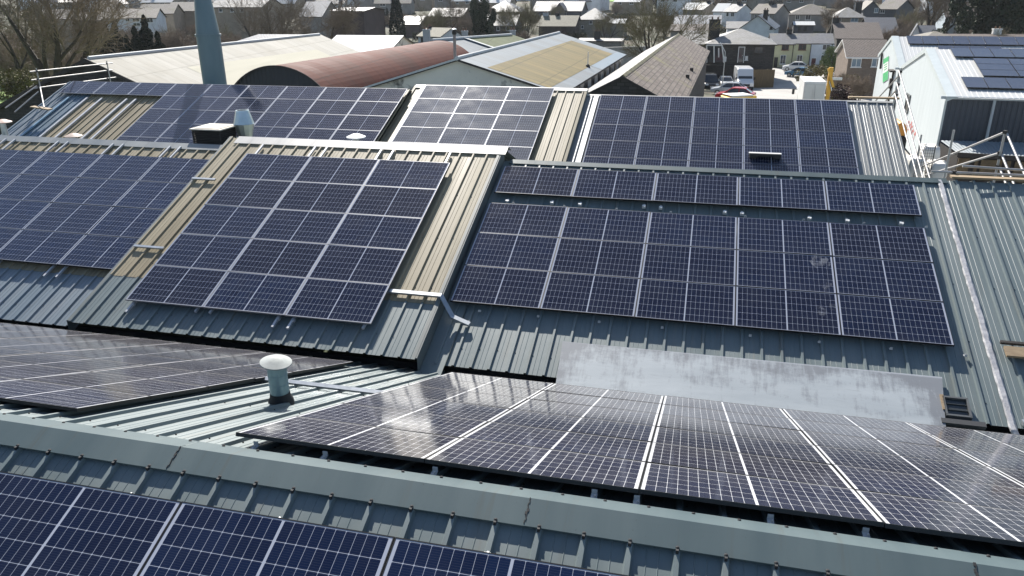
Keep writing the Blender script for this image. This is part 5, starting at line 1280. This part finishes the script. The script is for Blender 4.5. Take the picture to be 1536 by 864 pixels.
def leafy(name, seed, W, H, n, m, shape='round', ls=.28, trunk=True):
    rr = random.Random(seed); b = MB()
    cl = [(Vector((rr.gauss(0, .32), rr.gauss(0, .32), rr.uniform(.12, .9))), rr.uniform(.12, .26)) for _ in range(34)]
    i = 0
    while i < n:
        if shape == 'cone':
            z = rr.random()**1.3; R = (1-z)**.8*(.82+.28*sin(z*34+rr.random()))*(.35+.65*rr.random()**.35); a = rr.uniform(0, 6.28); R *= 1+.18*sin(3*a+z*9)
            p = Vector((cos(a)*R*W/2, sin(a)*R*W/2, z*H))
        elif shape == 'column':
            z = rr.random(); R = min(1, (1-z)*2.2)**.6*(.6+.4*rr.random()**.4)*min(1, .55+z*2); a = rr.uniform(0, 6.28); p = Vector((cos(a)*R*W/2, sin(a)*R*W/2, z*H))
        elif shape == 'hedge':
            p = Vector((rr.uniform(-W/2, W/2), rr.gauss(0, .35), H*rr.random()**.6*(.9+.12*sin(i))))
        else:
            c, cr = rr.choice(cl); d = Vector((rr.gauss(0, 1), rr.gauss(0, 1), rr.gauss(0, 1))).normalized()*cr*(rr.random()**.3)
            p = c+d
            if p.z < .02: continue
            p = Vector((p.x*W*.72, p.y*W*.72, p.z*H*.95))
        nn = Vector((rr.gauss(0, 1), rr.gauss(0, 1), rr.gauss(.5, 1))).normalized(); u = nn.orthogonal().normalized(); u.rotate(Matrix.Rotation(rr.uniform(0, 6), 3, nn)); w_ = nn.cross(u); s = ls*rr.uniform(.5, 1.2)
        b.quad([p-u*s*.5, p+w_*s*.35, p+u*s*.6, p-w_*s*.35]); i += 1
    t = thing(name, None, 'shrub' if H < 4 else 'tree'); b.build('foliage', m, t)
    if trunk:
        tb = MB(); tb.tube((0, 0, -.4), (0, 0, H*.75), .05*W+.03, .02, n=7)
        for k in range(5): a = k*1.3; tb.tube((0, 0, H*(.15+.1*k)), (cos(a)*W*.25, sin(a)*W*.25, H*(.3+.12*k)), .03*W*.6+.01, .01, n=5)
        tb.build('stem', BARK, t)
    return t
protos_t = {}
def plant(key, make, px, Y, s, label, rz=0, cat=None, group=None, sz=None, dz=0, x=None):
    if key not in protos_t: protos_t[key] = make(); o = protos_t[key]
    else: o = copy_tree(protos_t[key])
    if x is None: x = ay(px, 60, Y).x
    o.location = (x, Y, T(Y)+dz); o.rotation_euler = (0, 0, rz); o.scale = (s, s, (sz or s)); 
    o['label'] = label
    if cat: o['category'] = cat
    if group: o['group'] = group
    return o
mk1 = lambda: bare_tree(3, 14, .55, 3, .56, 4, None, 0, 1, .014); mk2 = lambda: bare_tree(8, 12, .30, 1, .75, 4, None, 0, 3, .016); mk3 = lambda: bare_tree(21, 11, .32, 3, .55, 4, TWIGO, 0, 1, .014); mk4 = lambda: bare_tree(33, 7, .10, 7, .8, 3, PURP, 0, 5, .017)
plant('b1', mk1, 84, 58, 1.05, 'big bare tree with several stems at far left above the lawn', .4)
plant('b2', mk2, 22, 66, 1.1, 'tall bare tree at the left frame edge', 1.2)
plant('b2', mk2, 150, 96, .9, 'thin bare tree between the big bare tree and white house', 2.6)
plant('b1', mk1, 402, 112, 1.0, 'dense many stemmed bare tree above the grey hipped roof', .3)
plant('b2', mk2, 488, 100, 1.15, 'dark bare tree with thick trunk beside the tall dark block', 4.1)
plant('b3', mk3, 648, 158, .95, 'bare tree rising behind the small white cottage', 2.2)
plant('b2', mk2, 678, 170, 1.0, 'slim bare tree right of the cottage gable', 3.0)
plant('b3', mk3, 786, 166, 1.0, 'brownish bare tree left of the lichen roofed house', 1.0)
plant('b3', mk3, 984, 112, 1.2, 'spreading bare tree with olive tint above the slate barn', 3.4)
plant('b1', mk1, 1402, 178, 1.05, 'bare tree with forked limbs left of the brown villa', 5.0)
plant('b2', mk2, 1249, 186, .7, 'slim bare tree beside the tan hipped house', .9)
plant('b4', mk4, 250, 118, 1.15, 'bare purple brown shrub behind the dark conifers', 0)
plant('b4', mk4, 345, 126, 1.0, 'bare purple brown shrub right of the flue', 2)
plant('b4', mk4, 690, 138, .9, 'bare rusty shrub behind the thin flue pipe', 1)
plant('b4', mk4, 1352, 172, 1.0, 'bare pale shrub above the rear white shed', 3)
plant('b4', mk4, 1462, 140, .9, 'bare shrub in front of the big evergreen', 2.4)
plant('b4', mk4, 1272, 92, .5, 'brown bare bush in front of the brick house', .4)
plant('b4', mk4, 1300, 88, .5, 'brown bare bush by the rear shed gable', 1.4)
mkc = lambda: leafy('conifer', 5, 5, 10, 7000, CON, 'cone', .42); mkk = lambda: leafy('columnar_conifer', 9, 3, 10, 4200, CON, 'column', .36); mkb = lambda: leafy('shrub', 4, 3.4, 2.8, 4500, BUSHO, 'round', .17); mkg = lambda: leafy('shrub', 14, 6, 5, 6500, BUSHG, 'round', .26); mki = lambda: leafy('evergreen_tree', 17, 9, 12, 24000, IVY, 'round', .46); mkr = lambda: leafy('shrub', 19, 3, 3, 3500, BUSHR, 'round', .2)
for k, (px, s) in enumerate(((150, .56), (162, .74), (175, .80), (190, .66), (204, .76), (221, .88), (237, .70))):
    plant('c', mkc, px, 79+1.5*(k % 3), s, 'dark conifer %s in the row above the long pale shed' % ('farthest left', 'second from left', 'third from left', 'in the middle', 'third from right', 'second from right', 'farthest right')[k], k*1.1)
plant('i', mki, 1496, 148, 1.25, 'huge dark evergreen tree at top right', 0, sz=1.25)
plant('i', mki, 722, 152, .62, 'dark evergreen tree left of the pale roofed house', 2, sz=.95)
plant('k', mkk, 597, 138, 1.0, 'dark columnar conifer right of the bright round shrub', 0, sz=1.25)
plant('g', mkg, 574, 122, 1.0, 'large bright green round shrub beyond the white roof', 0, sz=1.25)
plant('r', mkr, 842, 168, .9, 'dark bronze clipped shrub in front of the lichen roof', 0, sz=1.5)
plant('bo', mkb, 1227, 112, 1.15, 'round olive bush at the car park edge', 0)
plant('bo', mkb, 1283, 95, 1.0, 'olive bush below the brick house window', 2)
plant('g', mkg, 1253, 132, .55, 'green bush in front of the white terraced house', 2, sz=.9)
plant('bo', mkb, 1262, 84, .8, 'low olive bush behind the truck', 3)
plant('r', mkr, 1275, 80, .9, 'low brownish bush behind the far roof edge', 1)
plant('bo', mkb, 8, 62, 1.3, 'yellow green bush at left edge by the lawn', 1)
for k, (px, Y, s) in enumerate(((20, 74, 1.0), (55, 84, .9), (110, 70, .8), (128, 78, .9), (6, 90, 1.2))):
    plant('b4', mk4, px, Y, s, 'bare undergrowth shrub %s among the trees at left' % ('beside the lawn', 'behind the big tree', 'against the long pale shed', 'near the dark conifers', 'at the frame edge')[k], k)
mkh = lambda: leafy('hedge', 23, 9, 2.2, 4200, mat('hedge_leaf', (.035, .045, .018), .85, 0, (.07, .06, .03), .6), 'hedge', .26, False)
rr = random.Random(31)
for k in range(15):   # twiggy brown thicket at the left
    plant('b4', mk4, rr.uniform(-20, 300), rr.uniform(84, 140), rr.uniform(.7, 1.15), 'bare thicket shrub among the trees left of the flue', rr.uniform(0, 6), group='bare thicket shrubs at left')
for k in range(84):   # garden trees and hedges scattered through the town
    px = rr.uniform(0, 1536); Y = rr.choice((140, 158, 175, 205, 228, 260, 296, 340, 385))+rr.uniform(-8, 8)
    if 1000 < px < 1240 and Y < 250 or Y > 280 and 850 < px < 940: continue
    q = rr.random()
    if q < .5: plant('b4', mk4, px, Y, rr.uniform(.6, 1.15), 'bare garden shrub among the distant houses', rr.uniform(0, 6), group='bare garden shrubs in the town')
    elif q < .82: plant('b3', mk3, px, Y, rr.uniform(.5, .85), 'bare garden tree among the distant houses', rr.uniform(0, 6), group='bare garden trees in the town')
    else: plant('c', mkc, px, Y, rr.uniform(.40, .6), 'dark garden conifer among the distant houses', rr.uniform(0, 6), group='dark garden conifers in the town')
for k in range(46):
    px = rr.uniform(0, 1536); Y = rr.choice((138, 168, 184, 200, 238, 262, 300, 345))+rr.uniform(-5, 5)
    if 1050 < px < 1250 and Y < 180: continue
    plant('h', mkh, px, Y, rr.uniform(.8, 1.2), 'dark garden hedge between the distant houses', rr.uniform(-.3, .3), group='dark garden hedges in the town', cat='hedge')

# ================================================================== YARD
def car(label, p, rz, paint, L=4.2, W=1.76, H=1.46, kind='hatch'):
    t = thing('parked_car' if kind != 'van' else 'parked_van', label, 'car' if kind != 'van' else 'van', (p.x, p.y, T(p.y)+.004), None, rz)
    # front is -y in local space
    if kind == 'van':
        side = [(-L/2, .42), (-L/2, .95), (-L/2+.35, 1.25), (-L/2+.95, 1.45), (-L/2+1.75, H-.12), (-L/2+2.1, H), (L/2-.08, H), (L/2, H-.15), (L/2, .42)]
        glassY = None
    else:
        side = [(-L/2+.02, .30), (-L/2, .62), (-L/2+.25, .80), (-L/2+1.05, .95), (L/2-.35, .98), (L/2-.02, .90), (L/2, .36)]
    b = MB(); prof = [Vector((0, y, z)) for y, z in side]
    b.prism(prof, (-W/2, 0, 0), (W/2, 0, 0)); b.build('body', paint, t, bevel=.09)
    if kind == 'van':
        b = MB(); x = W/2-.12; a0 = (-L/2+.98, 1.48); a1 = (-L/2+1.70, H-.30); o = .03
        b.quad([(-x, a0[0]-o, a0[1]), (x, a0[0]-o, a0[1]), (x-.08, a1[0]-o, a1[1]), (-x+.08, a1[0]-o, a1[1])]); b.build('windscreen', PANE, t)
        for sx in (-1, 1):
            b = MB(); x = sx*(W/2+.006); b.quad([(x, -L/2+1.1, 1.45), (x, -L/2+2.2, 1.45), (x, -L/2+2.2, 2.05), (x, -L/2+1.6, 2.05)]); b.build('side_window', PANE, t)
            b = MB(); b.box((sx*(W/2+.16), -L/2+1.15, 1.5), (.2, .1, .32)); b.build('wing_mirror', RUBBER, t)
        b = MB(); b.box((0, -L/2-.015, .75), (W*.5, .04, .28)); b.build('grille', RUBBER, t)
        b = MB(); b.box((0, -L/2-.02, .48), (W*.94, .08, .2)); b.build('bumper', RUBBER, t)
        hz = 1.0
    else:
        ya, yb, yc, yd = -L/2+1.0, -L/2+1.75, L/2-1.0, L/2-.28
        if kind == 'suv': yc, yd = L/2-.55, L/2-.15
        zb = .94; x0, x1 = W/2-.06, W/2-.24
        b = MB(); lo = [(-x0, ya), (x0, ya), (x0, yd), (-x0, yd)]; hi = [(-x1, yb), (x1, yb), (x1, yc), (-x1, yc)]
        for k in range(4):
            j = (k+1) % 4; b.quad([(*lo[k], zb), (*lo[j], zb), (*hi[j], H-.07), (*hi[k], H-.07)])
        b.build('glasshouse', PANE, t)
        b = MB(); b.prism([Vector((0, yb-.05, H-.08)), Vector((0, yb+.25, H)), Vector((0, yc-.2, H)), Vector((0, yc+.06, H-.08))], (-x1-.03, 0, 0), (x1+.03, 0, 0))
        for sx in (-1, 1):
            for (y0, y1) in ((ya, yb), (yd, yc), ((ya+yd)/2+.1, (yb+yc)/2+.1)):
                b.tube((sx*(x0+.005), y0, zb-.02), (sx*(x1+.012), y1, H-.06), .045, n=5)
        b.build('roof', paint, t)
        b = MB(); b.box((0, -L/2-.01, .55), (W*.6, .05, .16)); b.build('grille', RUBBER, t)
        for sx in (-1, 1):
            b = MB(); b.box((sx*(W/2+.07), ya+.35, .98), (.16, .09, .12)); b.build('wing_mirror', paint, t)
        hz = .70
    for sx in (-1, 1):
        b = MB(); b.box((sx*(W/2-.28), -L/2+.05, hz), (.36, .16, .17)); b.build('headlight', mat('lamp_lens', (.7, .72, .74), .1), t)
        b = MB(); b.box((sx*(W/2-.18), L/2-.03, hz+.1), (.26, .1, .2)); b.build('tail_light', mat('tail_red', (.35, .02, .02), .2), t)
        for y in (-L/2+.8, L/2-.8):
            rw = .32 if kind == 'hatch' else .36
            b = MB(); b.tube((sx*(W/2-.2), y, rw), (sx*(W/2+.015), y, rw), rw, n=20); wo = b.build('wheel', RUBBER, t)
            b = MB(); b.tube((sx*(W/2), y, rw), (sx*(W/2+.025), y, rw), rw*.62, n=16); b.build('rim', STEEL, wo)
    b = MB(); b.box((0, -L/2-.05, .42), (.5, .015, .11)); b.build('number_plate', WHITEP, t)
    return t
def paint(n, c): return mat(n, c, .22, .15)
def at(px, Y): return Vector((ay(px, 110, Y).x, Y, 0))
car('dark grey off road car parked left of the white hatchback', at(1066, 110), radians(8), paint('paint_charcoal', (.035, .038, .04)), 4.6, 1.9, 1.85, 'suv')
car('white hatchback parked left of the white van', at(1090, 112), radians(6), paint('paint_white', (.68, .68, .67)), 4.0, 1.72, 1.48)
car('tall white panel van facing the factory', at(1116, 110.5), radians(5), paint('paint_white', (.68, .68, .67)), 5.8, 2.05, 2.75, 'van')
car('silver hatchback parked side on behind the red car', at(1096, 99), radians(-96), paint('paint_silver', (.42, .44, .46)), 4.2, 1.76, 1.48)
car('red hatchback parked side on nearest the far roof', at(1106, 90.5), radians(-100), paint('paint_red', (.42, .018, .03)), 4.2, 1.76, 1.46)
car('light blue hatchback parked on the open tarmac', at(1199, 129), radians(-118), paint('paint_blue', (.10, .22, .34)), 4.1, 1.75, 1.47)
car('white hatchback parked against the cream terrace', at(1192, 139), radians(-96), paint('paint_white', (.68, .68, .67)), 4.1, 1.75, 1.47)
def yellow_van():
    p = at(1101, 71.5); t = thing('parked_van', 'yellow van with pale roof stripe just behind the far roof ridge', 'van', (p.x, p.y, T(p.y)+.004), None, radians(-62))
    L, W, H = 4.0, 1.8, 2.0
    side = [(-L/2, .4), (-L/2, .9), (-L/2+.7, 1.15), (-L/2+1.35, H-.1), (-L/2+1.7, H-.02), (L/2-.05, H-.02), (L/2, .4)]
    b = MB(); b.prism([Vector((0, y, z)) for y, z in side], (-W/2, 0, 0), (W/2, 0, 0)); b.build('body', paint('paint_yellow', (.70, .42, .02)), t, bevel=.07)
    b = MB(); b.box((0, .55, H+.03), (W*.97, L-1.9, .12)); b.build('roof_panel', WHITEP, t, bevel=.03)
    b = MB(); x = W/2-.1; b.quad([(-x, -L/2+.70, 1.2), (x, -L/2+.70, 1.2), (x-.06, -L/2+1.28, H-.2), (-x+.06, -L/2+1.28, H-.2)]); b.build('windscreen', PANE, t)
    for sx in (-1, 1):
        b = MB(); x = sx*(W/2+.006); b.quad([(x, -L/2+.95, 1.2), (x, -L/2+2.1, 1.2), (x, -L/2+2.1, 1.8), (x, -L/2+1.4, 1.8)]); b.build('side_window', PANE, t)
        for y in (-L/2+.8, L/2-.9):
            b = MB(); b.tube((sx*(W/2-.2), y, .34), (sx*(W/2+.015), y, .34), .34, n=20); wo = b.build('wheel', RUBBER, t)
            b = MB(); b.tube((sx*(W/2), y, .34), (sx*(W/2+.025), y, .34), .2, n=16); b.build('rim', STEEL, wo)
yellow_van()
def box_truck():
    Y = 74; a = ay(1207, 122, Y); c = ay(1240, 122, Y); g = T(Y)+.004; zt = a.z
    t = thing('box_truck', 'white box truck seen from behind its two rear doors', 'truck', ((a.x+c.x)/2, Y, g)); x = (a.x+c.x)/2; wd = c.x-a.x; h = zt-g-1.0
    b = MB(); b.box((x, Y+2.2, g+1.0+h/2), (wd, 4.4, h)); childof(b, 'box_body', WHITEP, t, bevel=.04)
    for sx in (-1, 1):
        b = MB(); b.box((x+sx*wd*.235, Y-.03, g+1.0+h*.48), (wd*.44, .05, h*.86)); b.box((x+sx*.1, Y-.075, g+1+h*.4), (.05, .05, h*.6)); childof(b, 'rear_door', mat('door_grey', (.52, .54, .53), .5), t)
        for y in (.9, 5.2):
            b = MB(); b.tube((x+sx*(wd/2-.3), Y+y, g+.45), (x+sx*(wd/2-.02), Y+y, g+.45), .45, n=20); childof(b, 'wheel', RUBBER, t)
    b = MB(); b.box((x, Y+5.4, g+1.25), (wd*.95, 1.7, 1.9)); childof(b, 'cab', WHITEP, t, bevel=.15)
    b = MB(); b.box((x, Y+2.5, g+.75), (wd*.5, 6.4, .3)); b.box((x, Y+.05, g+.6), (wd*.9, .1, .2)); childof(b, 'chassis', RUBBER, t)
    b = MB(); b.box((x-wd/2-.35, Y+4.9, g+1.7), (.22, .12, .5)); b.tube((x-wd/2, Y+4.9, g+1.9), (x-wd/2-.35, Y+4.9, g+1.9), .025, n=6); childof(b, 'wing_mirror', RUBBER, t)
box_truck()
def crane_arm():
    Y = 76.5; a = ay(1241, 147, Y); c = ay(1247, 101, Y); t = thing('crane_arm', 'upright yellow loader crane arm beside the white box truck', 'crane', (a.x, Y, T(Y)))
    YEL = mat('crane_yellow', (.62, .34, .03), .45)
    b = MB(); b.prism([(-.16, -.15, 0), (.16, -.15, 0), (.16, .15, 0), (-.16, .15, 0)], (a.x, Y, T(Y)), (a.x, Y, a.z+.6)); childof(b, 'column', YEL, t, bevel=.03)
    b = MB(); b.prism([(-.18, -.16, 0), (.18, -.16, 0), (.18, .16, 0), (-.18, .16, 0)], (a.x, Y, a.z+.5), (c.x, Y, c.z)); b.prism([(-.11, -.1, 0), (.11, -.1, 0), (.11, .1, 0), (-.11, .1, 0)], (c.x-.25, Y-.22, c.z-.1), (a.x+.35, Y-.22, a.z+1.0)); childof(b, 'boom', YEL, t)
    b = MB(); b.box((c.x+.5, Y, c.z-1.0), (1.1, .2, .22)); childof(b, 'arm_head', STEEL, t)
    b = MB(); b.tube((a.x+.25, Y-.2, a.z+.7), (c.x-.02, Y-.2, c.z-1.2), .05, n=8); childof(b, 'ram', STEEL, t)
crane_arm()
def lamp_post():
    Y = 108; p = ay(1088, 78, Y); t = thing('lamp_post', 'grey lamp post with square lantern beside the porch', 'lamp post', (p.x, Y, T(Y)))
    b = MB(); b.tube((p.x, Y, T(Y)), (p.x, Y, p.z), .07, .05, n=8); childof(b, 'pole', STEEL, t)
    b = MB(); b.box((p.x, Y-.2, p.z-.9), (.42, .4, .6)); childof(b, 'lantern', mat('lantern_grey', (.45, .46, .46), .5), t)
    b = MB(); b.tube((p.x, Y, p.z), (p.x-.75, Y, p.z+1.2), .045, n=6); childof(b, 'bracket', WHITEP, t)
lamp_post()
def garden_wall(label, P, Q, h, m):
    b = MB(); d = Q-P; R = Matrix.Rotation(math.atan2(d.y, d.x), 3, 'Z'); c = (P+Q)/2; b.box(c+V3(0, 0, h/2), (d.length, .35, h), 0, R); b.box(c+V3(0, 0, h+.05), (d.length+.05, .45, .1), 0, R); tag(b.build('stone_wall', m), label, 'wall')
a = ay(905, 72, 128); c = ay(972, 72, 132); garden_wall('long white coped garden wall right of the ochre shed', V3(a.x, 128, T(128)), V3(c.x, 132, T(132)), T(128)*-1+a.z, wall_mat('coped_wall', (.48, .46, .42)))
a = ay(1060, 100, 121); garden_wall('dark stone yard wall behind the parked cars', V3(at(1050, 116.5).x, 116.6, T(116)), V3(at(1128, 116).x, 116.4, T(116)), 2.6, W_DSTONE)

# ================================================================== AIR
hb = MB(); hb.box((0, 270, 8), (1040, 760, 68))
hz = hb.build('haze', bpy.data.materials.new('air')); hz['kind'] = 'stuff'
hm = hz.data.materials[0]; hm.use_nodes = True; hn = hm.node_tree; hn.nodes.clear()
ho = hn.nodes.new('ShaderNodeOutputMaterial'); hv = hn.nodes.new('ShaderNodeVolumePrincipled')
hv.inputs['Color'].default_value = (.86, .90, .95, 1); hv.inputs['Density'].default_value = .0001; hv.inputs['Anisotropy'].default_value = .3
hn.links.new(hv.outputs[0], ho.inputs['Volume'])
